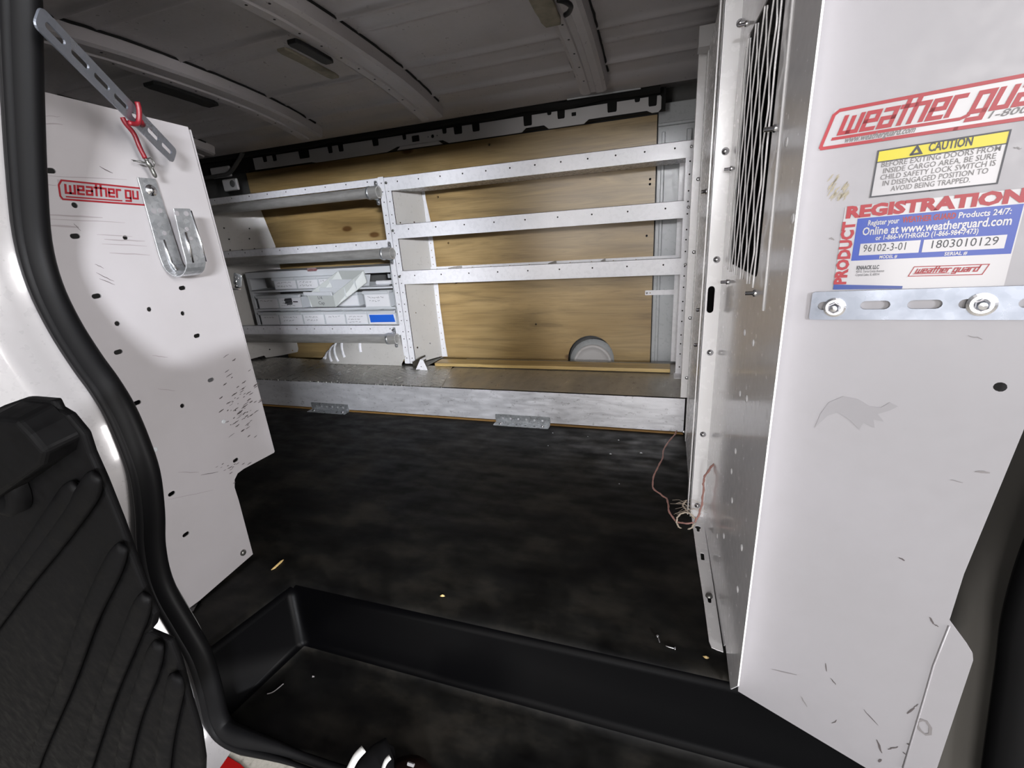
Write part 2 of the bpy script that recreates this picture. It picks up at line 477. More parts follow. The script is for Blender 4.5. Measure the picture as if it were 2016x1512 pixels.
# far wall: plywood lining with cut-outs at its foot, bodywork around it coloured dark for its shade
bm = bmesh.new()
hcut = [(P(1118, 712, 1, PLY).x, .10)] + [(-.345+.115*math.cos(a), .148+.125*math.sin(a)) for a in [PI - i*PI/14 for i in range(15)]] + [(-.228, .10)]
xl = P(484, 340, 1, PLY).x; xr = P(1292, 300, 1, PLY).x
top = 1.195
out = [(xl, .1), (-.465, .1)] + hcut[1:-1] + [(-.225, .1), (xr, .1), (xr, top), (xl, top)]
holes = [circ(*q, .0052, 8) for q in ((xr-.022, .955), (xr-.022, .935), (xr-.03, .725), (-1.09, .97), (-1.06, .75), (-1.04, .55), (-.62, .33), (-1.5, .70), (-.8, 1.17), (-1.7, 1.17))]
plate(bm, out, holes, .012, (0, PLY, 0), X, Z)
finish('wall_back', bm, M['ply'], kind='structure')
bm = bmesh.new()
box(bm, (-3.3, 2.26, -.05), (.9, 2.28, 1.30)); finish('wall_back_bodywork', bm, M['shadebay'], kind='structure')
bm = bmesh.new()
box(bm, (xr+.004, PLY+.012, .10), (.13, PLY+.022, 1.235))
hexa(bm, [(xr+.02, PLY+.002, .10), (xr+.034, PLY+.002, .10), (xr+.034, PLY+.012, .10), (xr+.02, PLY+.012, .10), (xr+.02, PLY+.002, 1.13), (xr+.034, PLY+.002, 1.13), (xr+.034, PLY+.012, 1.13), (xr+.02, PLY+.012, 1.13)])
box(bm, (.055, PLY-.004, .10), (.075, PLY+.012, 1.13))
box(bm, (xr+.004, PLY-.002, 1.15), (.13, PLY+.012, 1.162))
finish('trim_5', bm, M['greywall'], kind='structure', bevel=(.003, 2))
bm = bmesh.new()
box(bm, (-3.32, .40, -.05), (-3.3, 2.28, 1.42)); finish('wall_left', bm, M['shadebay'], kind='structure')
bm = bmesh.new()
box(bm, (.86, .46, -.2), (.88, 2.28, 1.42)); finish('wall_right', bm, M['shadebay'], kind='structure')
# white bodywork at the rear corner of the far wall, coloured dark as shade
bm = bmesh.new()
box(bm, (-3.3, 2.205, .1), (xl-.004, 2.22, 1.235)); 
tube(bm, smooth_path([P(392, 352, 1, 2.06), P(430, 346, 1, 2.06), P(452, 340, 1, 2.06), P(470, 315, 1, 2.06), P(478, 300, 1, 2.06)], 5), .010, 8)
lathe(bm, P(462, 362, 1, 2.10), (0, -1, 0), [(.03, 0), (.028, .01), (.012, .018), (0, .02)], 14)
finish('trim_6', bm, M['shadebay'], kind='structure')
bm = bmesh.new(); box(bm, (xl-.075, 2.085, 1.10), (xl+.03, 2.10, 1.16)); box(bm, (xl-.14, 2.085, 1.17), (xl-.0, 2.10, 1.225))
finish('trim_7', bm, M['strip'], kind='structure', bevel=(.008, 3))

# header strip with tab cut-outs along the top of the far wall
bm = bmesh.new()
HY = 2.12; zb, zt = 1.190, 1.247
xs = []
for cx, wpx, dep in ((505, 9, .026), (525, 9, .028), (586, 22, .036), (640, 10, .03), (662, 11, .03), (733, 13, .028), (792, 8, .02), (873, 9, .02), (900, 17, .03), (936, 15, .03), (1039, 17, .038), (1082, 9, .01), (1105, 15, .03), (1205, 19, .034), (1254, 11, .012), (1285, 19, .034)):
    a = P(cx-wpx/2, 240, 1, HY).x; b_ = P(cx+wpx/2, 240, 1, HY).x
    xs.append((a, b_, dep))
out = []
lowbumps = ((-2.12, zb), (-1.75, zb), (-1.72, zb-.006), (-1.3, zb-.004), (-1.24, zb+.012), (-1.0, zb+.012), (-.97, zb-.003), (-.62, zb-.003), (-.6, zb+.012), (-.52, zb+.012), (-.5, zb-.004), (-.35, zb-.004), (-.33, zb+.01), (-.10, zb+.010), (-.08, zb), (-.056, zb))
out += [(a, b_) for a, b_ in lowbumps] + [(-.046, zb+.01), (-.046, zt-.006), (-.05, zt)]
for a, b_, dep in reversed(xs):
    r = .004
    if b_ > -.06: b_ = -.062
    out += [(b_, zt), (b_-.001, zt-dep+r), (b_-r, zt-dep), (a+r, zt-dep), (a+.001, zt-dep+r), (a, zt)]
out += [(-2.12, zt)]
hl = [rrect(P(809, 260, 1, HY).x, zb+.022, P(824, 260, 1, HY).x, zb+.048, .004), circ(P(850, 255, 1, HY).x, zb+.034, .008), circ(P(841, 255, 1, HY).x, zb+.034, .003, 6), circ(P(859, 255, 1, HY).x, zb+.034, .003, 6), rrect(P(1125, 217, 1, HY).x, zb+.03, P(1134, 217, 1, HY).x, zb+.044, .002)]
plate(bm, out, hl, .003, (0, HY, 0), X, Z)
# folded lip along the foot
hexa(bm, [(-1.24, HY-.006, zb-.004), (-1.0, HY-.006, zb-.004), (-1.0, HY, zb-.004), (-1.24, HY, zb-.004), (-1.22, HY-.006, zb+.010), (-1.02, HY-.006, zb+.010), (-1.02, HY, zb+.012), (-1.22, HY, zb+.012)])
finish('trim_8', bm, M['strip'], kind='structure')
bm = bmesh.new(); box(bm, (-2.6, HY+.006, 1.195), (-.03, HY+.03, 1.275))  # black box and bead stand for the shade of the recess behind
tube(bm, [(x_, 2.085+.01*noise.noise(Vector((x_*4, 0, 0))), 1.268+.012*noise.noise(Vector((x_*6, 3, 0)))) for x_ in [-2.5+i*.05 for i in range(50)]], .020, 8)
finish('recess_shade', bm, M['hole'], kind='structure')
bm = bmesh.new(); tube(bm, [(-.33, 1.985, 1.292), (.09, 2.00, 1.292)], .005, 6)
tube(bm, [(-.40, 2.03, 1.262), (-.12, 2.04, 1.262)], .003, 6)
finish('trim_10', bm, M['greywall'], kind='structure')

# wheel arch bulge and round boss at the foot of the far wall
bm = bmesh.new(); rows = []
CX, CZ, RR = -1.505, -.165, .50
for k in range(121):
    a = math.radians(143 - k*.70)
    if CX + RR*math.cos(a) > -1.235: break
    ph = k % 10
    rib = 0
    if 48 < k < 66: rib = 0
    row = []
    row.append(bm.verts.new((CX+(RR-.12)*math.cos(a), 1.99, BT+.0035)))
    for t in (0, .12, .25, .4, .55, .7, .85, 1.0, 1.5):
        tt = min(1, t)*PI/2; yv = 1.99 + .12*(1-math.cos(tt)) + max(0, t-1)*.11; rd = -.12*(1-math.sin(tt))
        rr_ = RR + rd + rib*(.3+.7*min(1, t))
        row.append(bm.verts.new((CX+rr_*math.cos(a), yv, max(BT+.0035, CZ+rr_*math.sin(a)))))
    rows.append(row)
for r0, r1 in zip(rows, rows[1:]):
    for i in range(len(r0)-1): bm.faces.new((r0[i], r0[i+1], r1[i+1], r1[i]))
wa = thing('wheel_arch', 'white ribbed wheel arch bulging up behind the bench, left of the tall shelf divider', 'wheel arch', (CX, 2.0, BT+.0035))
bmesh.ops.remove_doubles(bm, verts=bm.verts[:], dist=1e-5)
finish('arch_shell', bm, M['divider'], wa, smooth=True)
for ad in (139, 133.5, 128, 122, 114, 97):
    a = math.radians(ad); bm = bmesh.new(); pr_ = []
    for k in range(9):
        tt = min(1, .05 + k*.14)*PI/2; yv = 1.99 + .12*(1-math.cos(tt)) + max(0, .05+k*.14-1)*.3; rr_ = RR - .12*(1-math.sin(tt)) + .001
        pr_.append((CX+rr_*math.cos(a), min(yv, 2.17), CZ+rr_*math.sin(a)))
    pr_ = [p for p in pr_ if p[2] > BT+.006]
    if len(pr_) > 2: tube(bm, pr_, .0075, 8); finish('pressed_rib', bm, M['white_shelf'], wa, smooth=True)
    else: bm.free()
bm = bmesh.new(); dsc = thing('round_boss', 'grey and white round boss showing through the plywood behind the pine board', 'round cover', (-.335, 2.18, .06))
lathe(bm, (-.335, PLY+.03, .132), (0, -1, 0), [(0.118, 0), (.118, .012), (.098, .022), (.094, .03)], 40)
finish('outer_ring', bm, M['greywall'], dsc, smooth=True)
bm = bmesh.new(); lathe(bm, (-.335, PLY+.02, .132), (0, -1, 0), [(.095, 0), (.095, .028), (.085, .032), (.078, .024), (.06, .024), (0, .028)], 40)
finish('inner_disc', bm, M['strip'], dsc, smooth=True)

# ------------------------------------------------------------------ body around the doorway, seal, sliding door
SEALPX = [(30, -120), (38, 0), (41, 100), (46, 220), (53, 350), (64, 470), (88, 560), (126, 640), (170, 710), (206, 760), (236, 810), (262, 870), (282, 930), (291, 1000), (293, 1060), (303, 1120), (322, 1170), (358, 1232), (388, 1286), (408, 1350), (420, 1402), (440, 1436), (480, 1458), (560, 1480), (660, 1514), (760, 1543)]
SY = .425
TILT = .085
path = [PP(a, b_, (0, SY, 0), Vector((0, 1, -TILT))) for a, b_ in SEALPX]
sp = smooth_path(path, 4)
bm = bmesh.new()
radii = [.034 if i < len(sp)*.872 else .034-.020*min(1, (i-len(sp)*.872)/(len(sp)*.05)) for i in range(len(sp))]
tube(bm, sp, radii, 14, flat=(Y, .55))
seal = thing('door_seal', 'black rubber weatherstrip curving down the rear edge of the side doorway', 'door seal', (sp[0].x, SY, -.2))
finish('seal_body', bm, M['seal'], seal, smooth=True)
bm = bmesh.new()
tube(bm, [p + Vector((.004, -.013, 0)) for p in sp], [r*.30 for r in radii], 8)
finish('sealing_bulb', bm, M['seal'], seal, smooth=True)

# painted body side lofted outwards from the seal path
bm = bmesh.new(); rows = []
bp = [p for p in sp if True]
end = [i for i, p in enumerate(bp) if p.x > -.79 and i > len(bp)*.7]
lim = int(len(bp) * .862)
for i in range(lim):
    p = bp[i]
    t = (bp[min(i+1, len(bp)-1)] - bp[max(i-1, 0)]).normalized()
    out_ = Vector((t.z, 0, -t.x))
    if out_.x > 0: out_ = -out_
    k = min(1.0, i / (lim*.35))
    row = []
    for d, dy in ((.016, .012), (.030, .01), (.038, .0), (.046, -.028), (.052, -.058), (.060, -.07), (.085, -.078), (.093, -.090), (.13, -.098), (.5, -.11)):
        dd = min(d, .052) if p.z < -.05 else d
        q = p + out_*dd; q.y = p.y + dy
        row.append(bm.verts.new(q))
    rows.append(row)
for r0, r1 in zip(rows, rows[1:]):
    for i in range(len(r0)-1): bm.faces.new((r0[i], r0[i+1], r1[i+1], r1[i]))
finish('wall_front_bodyside', bm, M['body'], smooth=True, kind='structure')
# inner skin of the near side wall, behind the body side
bm = bmesh.new()
pts2 = [(p.x-.038, p.z) for p in sp[:lim] if p.z > -.06]
out = [(-3.3, 1.42)] + pts2 + [(-3.3, pts2[-1][1])]
plate(bm, [(a, b_) for a, b_ in out], [], .012, (0, SY+.030, 0), X, Vector((0, TILT, 1)))
finish('wall_front', bm, M['shadebay'], kind='structure')
# header over the doorway and the cab side of it
bm = bmesh.new(); box(bm, (-3.3, .46, 1.235), (2.0, .55, 1.46)); box(bm, (-3.3, .46, 1.40), (2.0, 2.30, 1.46)); finish('trim_11', bm, M['body'], kind='structure')

# front pillar of the doorway at the right, with its seal
bm = bmesh.new()
pa = [P(*q, 1, .64) for q in ((2150, 700), (2016, 978), (1960, 1100), (1895, 1232), (1872, 1330), (1846, 1512), (1835, 1620))]
pb = [P(*q, 1, .615) for q in ((2260, 700), (2095, 978), (2040, 1100), (2006, 1232), (1990, 1330), (1965, 1512), (1955, 1620))]
sa = smooth_path(pa, 5); sb = smooth_path(pb, 5)
A = [bm.verts.new(p) for p in sa]; B = [bm.verts.new(p) for p in sb]; C_ = [bm.verts.new(p + Vector((.04, -.03, 0))) for p in sb]; D_ = [bm.verts.new(p + Vector((.004, .05, 0))) for p in sa]
for R0, R1 in ((D_, A), (A, B), (B, C_)):
    for i in range(len(A)-1): bm.faces.new((R0[i], R0[i+1], R1[i+1], R1[i]))
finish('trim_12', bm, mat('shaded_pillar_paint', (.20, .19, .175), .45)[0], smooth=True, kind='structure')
bm = bmesh.new()
pc = smooth_path([P(*q, 1, .57) for q in ((2330, 700), (2175, 978), (2110, 1100), (2066, 1232), (2050, 1330), (2018, 1512), (2000, 1620))], 5)
tube(bm, pc, .042, 12, flat=(Y, .6))
fs = thing('front_door_seal', 'black rubber seal at the lower right corner beside the door pillar', 'door seal', (pc[-1].x, .41, pc[-1].z))
finish('seal_body', bm, M['seal'], fs, smooth=True)
bm = bmesh.new(); box(bm, (.16, .72, -.18), (.86, .74, 1.40)); finish('cab_dark_sheet', bm, M['hole'], kind='structure')  # black sheet put in for the darkness of the cab behind

# ground outside
bm = bmesh.new(); box(bm, (-6, -6, -.62), (6, 6, -.60)); finish('ground', bm, M['concrete'], kind='structure')
bm = bmesh.new(); pr_ = [P(*q, 2, -.596) for q in ((300, 1452), (395, 1471), (446, 1488), (474, 1505), (500, 1530), (380, 1600), (200, 1560))]
bm.faces.new([bm.verts.new(p) for p in pr_])
r_ = bmesh.ops.extrude_face_region(bm, geom=bm.faces[:]); bmesh.ops.translate(bm, verts=[v for v in r_['geom'] if isinstance(v, bmesh.types.BMVert)], vec=(0, 0, -.004))
finish('painted_floor_mark', bm, M['floorred'], label='red painted mark on the concrete below the black sliding door trim', cat='floor marking')

# sliding door, open, standing outside the body: its ribbed black inner trim
DY = .20
door = thing('sliding_door_trim', 'black ribbed plastic lower trim of the open sliding door at left', 'door trim', (-.6, DY, .2))
bm = bmesh.new()
outl = [(-160, 900), (-60, 830), (0, 800), (45, 784), (104, 789), (112, 806), (132, 818), (163, 855), (176, 895), (200, 948), (235, 1035), (262, 1110), (285, 1170), (303, 1210), (299, 1236), (291, 1246), (333, 1264), (349, 1305), (370, 1380), (390, 1445), (398, 1500), (396, 1600), (-160, 1700)]
def D2(a, b_): q = P(a, b_, 1, DY); return (q.x, q.z)
plate(bm, [D2(*q) for q in outl], [], .007, (0, DY, 0), X, Z)
finish('trim_panel', bm, M['trim'], door, bevel=(.003, 3))
bm = bmesh.new()
# raised upper ledge of the trim, in front of the panel
f0 = [P(a, b_, 1, DY) for a, b_ in ((-60, 835), (0, 805), (45, 789), (100, 793), (128, 822), (158, 858), (150, 885), (45, 958), (-60, 1010))]
f1 = [p + Vector((0, -.022, -.004)) for p in f0]; cx_ = sum((p for p in f1), Vector())/len(f1); f1 = [cx_ + (p-cx_)*.93 for p in f1]
a_ = [bm.verts.new(p) for p in f0]; c_ = [bm.verts.new(p) for p in f1]; bm.faces.new(c_)
for i in range(len(a_)): bm.faces.new((a_[i], a_[(i+1) % len(a_)], c_[(i+1) % len(a_)], c_[i]))
finish('upper_ledge', bm, M['trim'], door, bevel=(.004, 3))
bm = bmesh.new(); lathe(bm, P(10, 942, 1, DY-.001), (0, -1, 0), [(.034, 0), (.034, .010), (.026, .014), (.020, .006), (0, .005)], 24)
finish('round_recess', bm, M['trim'], door, smooth=True)
ribs = [[(190, 935), (167, 980), (110, 1060), (40, 1150), (-60, 1290)], [(150, 955), (120, 1000), (60, 1085), (0, 1170), (-70, 1270)], [(242, 1075), (215, 1130), (175, 1217), (131, 1342), (74, 1481), (50, 1560)], [(289, 1172), (262, 1240), (211, 1370), (172, 1495), (150, 1570)], [(313, 1266), (292, 1328), (262, 1411), (240, 1508), (228, 1570)], [(349, 1330), (342, 1370), (326, 1453), (318, 1540)]]
for rb in ribs:
    bm = bmesh.new()
    pts = smooth_path([P(a, b_, 1, DY-.004) for a, b_ in rb], 4); n_ = len(pts)
    tube(bm, pts, [.004+.0065*math.sin(PI*min(.5, (i+.5)/n_*2.2)) for i in range(n_)], 10, flat=(Y, .45))
    finish('rib', bm, M['trim'], door, smooth=True)

# ------------------------------------------------------------------ near-left end panel of the rear shelving
LX = -1.02
def LP(a, b_, off=0.0):
    q = P(a, b_, 0, LX + off); return (q.y, q.z)
def lplane(bm, *a, **k): pass
lpan = thing('left_end_panel', 'large white end panel with bolt holes and a curved notch at the left', 'shelf end panel', (LX, .7, 0))
bm = bmesh.new()
ol = [(370, 250), (455, 570), (540, 891), (480, 923), (468, 932), (462, 944), (462, 960), (470, 985), (498, 1091), (392, 1183)]
ol = [LP(*q) for q in ol] + [(.462, .012), (.498, .45), (.538, .90), (.553, LP(62, 178)[1]+.004)]
ol = ol[::-1]
hl = []
for hx, hy, kind in ((99, 336, 's'), (147, 404, 'r'), (148, 465, 's'), (247, 468, 'r'), (190, 583, 's'), (359, 567, 's'), (294, 609, 'r'), (360, 617, 'r'), (231, 637, 'r'), (388, 661, 's'), (233, 693, 's'), (415, 748, 's'), (270, 793, 's'), (359, 799, 'r'), (464, 906, 's'), (338, 972, 's'), (366, 1052, 's'), (478, 1088, 'r')):
    y_, z_ = LP(hx, hy)
    hl.append(slot(y_, z_, .0035, .0045, 0.05) if kind == 's' else circ(y_, z_, .0050, 10))
plate(bm, ol, hl, .0025, (LX, 0, 0), Y, Z)
box(bm, (LX-.03, .862, .245), (LX, .8645, 1.045))
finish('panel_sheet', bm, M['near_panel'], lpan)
# small grey plugs set on the sheet
for hx, hy in ((305, 885), (440, 830)):
    bm = bmesh.new(); y_, z_ = LP(hx, hy); lathe(bm, (LX, y_, z_), (1, 0, 0), [(.0056, 0), (.0056, .0012), (.004, .0022), (0, .0022)], 12)
    finish('plugged_hole', bm, M['greywall'], lpan)
bm = bmesh.new()
for hx, hy in ((478, 1088),):
    y_, z_ = LP(hx, hy); lathe(bm, (LX, y_, z_), (1, 0, 0), [(.008, 0), (.008, .003), (.005, .006), (0, .007)], 12)
finish('bolt', bm, M['steel_dark'], lpan, smooth=True)
# foot tab
bm = bmesh.new()
tab = [P(*q, 2, .004) for q in ((352, 1160), (360, 1164), (394, 1180), (396, 1186), (380, 1204), (372, 1202), (368, 1196))]
f = bm.faces.new([bm.verts.new(p) for p in tab]); bmesh.ops.solidify(bm, geom=[f], thickness=.003)
finish('foot_tab', bm, M['near_panel'], lpan)
bm = bmesh.new(); lathe(bm, P(382, 1192, 2, .0046), (0, 0, 1), [(0, .001), (.0065, .001), (.0065, 0)], 14); finish('tab_hole', bm, M['hole'], lpan)
# scuffs
def scuffs(bm, segs, o, u, v, w, conv):
    for a, b_, wd in segs:
        p, q = conv(*a), conv(*b_)
        k = 5; pts = []; ws = []
        for i in range(k+1):
            t = i/k; pts.append((p[0]+(q[0]-p[0])*t+random.uniform(-.0006, .0006), p[1]+(q[1]-p[1])*t+random.uniform(-.0006, .0006)))
            ws.append(wd*(.25+.75*math.sin(PI*min(1, max(0, t*.9+.05)))))
        ribbon(bm, pts, ws, o, u, v, w)
bm = bmesh.new(); seg = []
for i in range(75):
    x_ = random.gauss(473, 18); y_ = random.gauss(800, 38); L = random.uniform(3, 16)
    if x_ > 500 + (y_-740)*.2: continue
    seg.append(((x_, y_), (x_+L*.8, y_-L*.55), random.uniform(.0008, .003)))
for i in range(16):
    x_ = random.gauss(458, 13); y_ = random.gauss(928, 10); L = random.uniform(4, 13)
    if x_ > 465: y_ = min(y_, 915)
    seg.append(((x_-6, y_), (x_-6+L*.8, y_-L*.5), random.uniform(.0007, .002)))
seg += [((395, 935), (430, 929), .0012), ((186, 520), (204, 528), .001), ((190, 537), (224, 554), .0012), ((196, 549), (226, 561), .0012), ((196, 328), (222, 341), .0018), ((258, 315), (292, 321), .0025), ((145, 440), (158, 454), .001)]
scuffs(bm, seg, (LX, 0, 0), Y, Z, .0004, LP)
finish('scuff_marks', bm, M['scuff'], lpan)['kind'] = 'stuff'
bm = bmesh.new(); seg = []
for y_, x_, L_, w_ in ((423, 92, 110, .0030), (431, 96, 150, .0016), (444, 96, 60, .0036), (462, 190, 70, .0018), (471, 205, 80, .0026), (480, 200, 90, .0016), (498, 215, 80, .0022), (243, 82, 42, .002), (228, 82, 36, .001), (363, 76, 36, .0014), (346, 90, 160, .0016)):
    seg.append(((x_, y_), (x_+L_, y_+L_*.05), w_))
seg += [((330, 984), (420, 965), .001), ((300, 700), (330, 704), .002), ((310, 765), (345, 770), .0015), ((350, 930), (392, 930), .0016)]
scuffs(bm, seg, (LX, 0, 0), Y, Z, .0003, LP)
finish('grey_smears', bm, M['lightsmear'], lpan)['kind'] = 'stuff'

# rounded block lettering of the badges: strokes on a grid, unit height 1
GLY = {
 'w': (1.44, [[(0, 1), (0, 0), (1.06, 0), (1.06, 1)], [(.53, 0), (.53, .9)]]),
 'e': (1.04, [[(.66, 0), (0, 0), (0, 1), (.66, 1), (.66, .5), (0, .5)]]),
 'a': (1.04, [[(.05, 1), (.66, 1), (.66, 0), (0, 0), (0, .5), (.66, .5)]]),
 't': (.74, [[(.16, 1.5), (.16, 0)], [(-.06, 1), (.46, 1)]]),
 'h': (1.04, [[(0, 1.5), (0, 0)], [(0, 1), (.66, 1), (.66, 0)]]),
 'r': (.84, [[(0, 0), (0, 1), (.5, 1)]]),
 ' ': (.40, []),
 'g': (1.04, [[(.66, 0), (0, 0), (0, 1), (.66, 1), (.66, -.42), (0, -.42)]]),
 'u': (1.04, [[(0, 1), (0, 0), (.66, 0), (.66, 1)]]),
 'd': (1.04, [[(.66, 1.5), (.66, 0), (0, 0), (0, 1), (.66, 1)]]),
}
def stroke(bm, pts, wd, tf, n3, w):
    """mitred stroke, tf maps 2D to 3D"""
    m = len(pts); L = []; R = []
    h = wd/2
    P2 = [Vector((a, b_)) for a, b_ in pts]
    # extend ends
    P2[0] = P2[0] + (P2[0]-P2[1]).normalized()*h*.9; P2[-1] = P2[-1] + (P2[-1]-P2[-2]).normalized()*h*.9
    for i in range(m):
        if i == 0: d = (P2[1]-P2[0]).normalized(); nn = Vector((-d.y, d.x))*h
        elif i == m-1: d = (P2[-1]-P2[-2]).normalized(); nn = Vector((-d.y, d.x))*h
        else:
            d0 = (P2[i]-P2[i-1]).normalized(); d1 = (P2[i+1]-P2[i]).normalized()
            na = Vector((-d0.y, d0.x)); nb = Vector((-d1.y, d1.x)); bi = (na+nb)
            bi = bi.normalized() if bi.length > .01 else na
            nn = bi * (h / max(.35, bi.dot(na)))
        a = P2[i]+nn; b_ = P2[i]-nn
        L.append(bm.verts.new(tf(a.x, a.y)+n3*w)); R.append(bm.verts.new(tf(b_.x, b_.y)+n3*w))
    for i in range(m-1): bm.faces.new((L[i], R[i], R[i+1], L[i+1]))
def badge_text(bm, txt, x, y, h, tf, n3, w, stroke_w=.30, shear=.0, xs=1.0):
    cx = x
    for ch in txt:
        adv, sts = GLY[ch]
        for st in sts:
            stroke(bm, [(cx + (a*xs + b_*shear)*h, y + b_*h) for a, b_ in st], stroke_w*h, tf, n3, w)
        cx += adv*h*xs
    return cx
def text_len(txt): return sum(GLY[c][0] for c in txt)

# badge on the left panel: affine frame from its corners
def frame(c00, c10, c01):
    o = Vector(c00); u = Vector(c10)-o; v = Vector(c01)-o
    return lambda a, b_: o + u*a + v*b_
a0 = P(118, 393, 0, LX); a1 = P(262, 403, 0, LX); a2 = P(112, 353, 0, LX)
ln = (a1-a0).length; hh = (a2-a0).length; U = (a1-a0)/ln; Vv = (a2-a0)/hh
tfL = lambda a, b_: a0 + U*a + Vv*b_
n3 = Vector((1, 0, 0))
bm = bmesh.new(); poly3(bm, [tfL(0, 0)+n3*.0004, tfL(ln*1.24, 0)+n3*.0004, tfL(ln*1.24, hh)+n3*.0004, tfL(0, hh)+n3*.0004])
bdg = finish('badge_sticker', bm, M['sticker'], lpan, label='white sticker with red block lettering', recalc=False)
bm = bmesh.new()
stroke(bm, [(ln*1.22, .001), (.004, .001), (.001, .006), (.001, hh*.72), (.006, hh-.001), (ln*1.22, hh-.001)], .0030, tfL, n3, .0008)
stroke(bm, [(.010, hh*.17), (ln*.83, hh*.17)], .0024, tfL, n3, .0008)
xsL = (ln*.93)/(text_len('weather g')*hh*.40)
badge_text(bm, 'weather gu', .010, hh*.36, hh*.40, tfL, n3, .0009, .26, .05, xsL)
finish('lettering', bm, M['red'], bdg, recalc=False)

# J-shaped hanger bolted on the left panel
jh = thing('j_hook', 'large galvanised J-shaped hanger bolted to the left white end panel', 'hook', (LX+.003, .735, .74))
prof = [(LX+.004, .935), (LX+.004, .79)]
Rr = .034; cxj = LX+.004+Rr; czj = .772
prof += [(cxj + Rr*math.cos(a), czj + Rr*math.sin(a)) for a in [PI + i*PI/12 for i in range(13)]]
prof += [(cxj+Rr, .80), (cxj+Rr, .872)]
bm = bmesh.new()
ring = []
for i, (xx, zz) in enumerate(prof):
    a = prof[max(0, i-1)]; b_ = prof[min(len(prof)-1, i+1)]
    d = Vector((b_[0]-a[0], b_[1]-a[1])).normalized(); nn = Vector((d.y, -d.x))*-.0022
    t = i/(len(prof)-1)
    y0, y1 = .708+.006*t, .752+.006*t
    if i in (0, len(prof)-1): y0 += .004; y1 -= .004
    pin = Vector((xx, 0, zz)); off = Vector((nn.x, 0, nn.y))
    ring.append([bm.verts.new(pin + Vector((0, y0, 0))), bm.verts.new(pin + Vector((0, y1, 0))), bm.verts.new(pin + off + Vector((0, y1, 0))), bm.verts.new(pin + off + Vector((0, y0, 0)))])
for A, B in zip(ring, ring[1:]):
    for j in range(4): bm.faces.new((A[j], A[(j+1) % 4], B[(j+1) % 4], B[j]))
bm.faces.new(ring[0]); bm.faces.new(ring[-1])
finish('hook_strap', bm, M['galv'], jh, bevel=(.0008, 2))
bm = bmesh.new(); lathe(bm, (LX+.0062, .732, .912), (1, 0, 0), [(.0115, 0), (.0105, .0015), (.006, .0025), (.0055, .005), (0, .0065)], 18)
finish('mounting_bolt', bm, M['bolt'], jh, smooth=True)
for (yc, zc, r1, r2) in ((.724, .872, .0055, .003), (.738, .873, .005, .003), (.733, .828, .0045, .0045)):
    bm = bmesh.new(); lathe(bm, (LX+.0064, yc, zc), (1, 0, 0), [(0, .0004), (r1, .0004), (r1, 0)], 12); finish('strap_hole', bm, M['white_panel'], jh)
xf = cxj+Rr-.0022
for (yc, zc, r1) in ((.722, .862, .0052), (.742, .862, .0052), (.734, .832, .0042), (.737, .813, .004)):
    bm = bmesh.new(); lathe(bm, (xf+.0026, yc, zc), (1, 0, 0), [(0, .0004), (r1, .0004), (r1, 0)], 12); finish('strap_hole', bm, M['white_panel'], jh)
for pts_, r_ in (([(LX+.0064, .727, .815), (LX+.0066, .727, .79), (LX+.009, .727, .768), (LX+.018, .727, .752)], .0022), ([(xf+.0026, .728, .826), (xf+.0028, .728, .795), (xf+.0005, .728, .765)], .0028), ([(xf+.0026, .754, .868), (xf+.0028, .757, .80), (xf+.001, .758, .765)], .0016)):
    bm = bmesh.new(); tube(bm, pts_, r_, 8); finish('pressed_rib', bm, M['bolt'], jh, smooth=True)

# slotted bar hanging diagonally from the door header, with a red cable tie
def slotted_bar(name, label, p0, p1, wdir, width, nslots, first, th=.003):
    p0 = Vector(p0); p1 = Vector(p1); L = (p1-p0).length; u = (p1-p0)/L
    v = (Vector(wdir) - u*Vector(wdir).dot(u)).normalized()
    root = thing(name, label, 'slotted bar', p0)
    bm = bmesh.new()
    hl = [slot(first + i*(L-2*first)/(nslots-1), 0, .0135, .0042) for i in range(nslots)]
    plate(bm, rrect(0, -width/2, L, width/2, width*.3, 4), hl, th, p0, u, v)
    finish('bar', bm, M['galvbar'], root, bevel=(.0006, 1))
    return root, u, v, L
b0 = P(74, 30, 0, -.80); b1 = P(345, 309, 0, -.965)
upv = (P(205, 158, 0, -.9) - P(190, 182, 0, -.9))
sb_, ub, vb, Lb = slotted_bar('slotted_strap', 'galvanised slotted strap hanging diagonally from the door header at upper left', b0, b1, upv, .030, 7, .030)
bm = bmesh.new()
c0 = b0.lerp(b1, .60)
nb = ub.cross(vb).normalized()
tube(bm, smooth_path([c0 - ub*.006 + vb*.021 + nb*.003, c0 + vb*.009 + nb*.006, c0 + ub*.004 - vb*.012 + nb*.007, c0 - ub*.01 - vb*.022 + nb*.003], 4), .0042, 8)
tube(bm, [c0 + ub*.004 - vb*.004 + nb*.006, c0 + ub*.018 - vb*.006 + nb*.006], .005, 8)
finish('cable_tie', bm, M['redp'], sb_, smooth=True, label='red cable tie knotted round the strap')
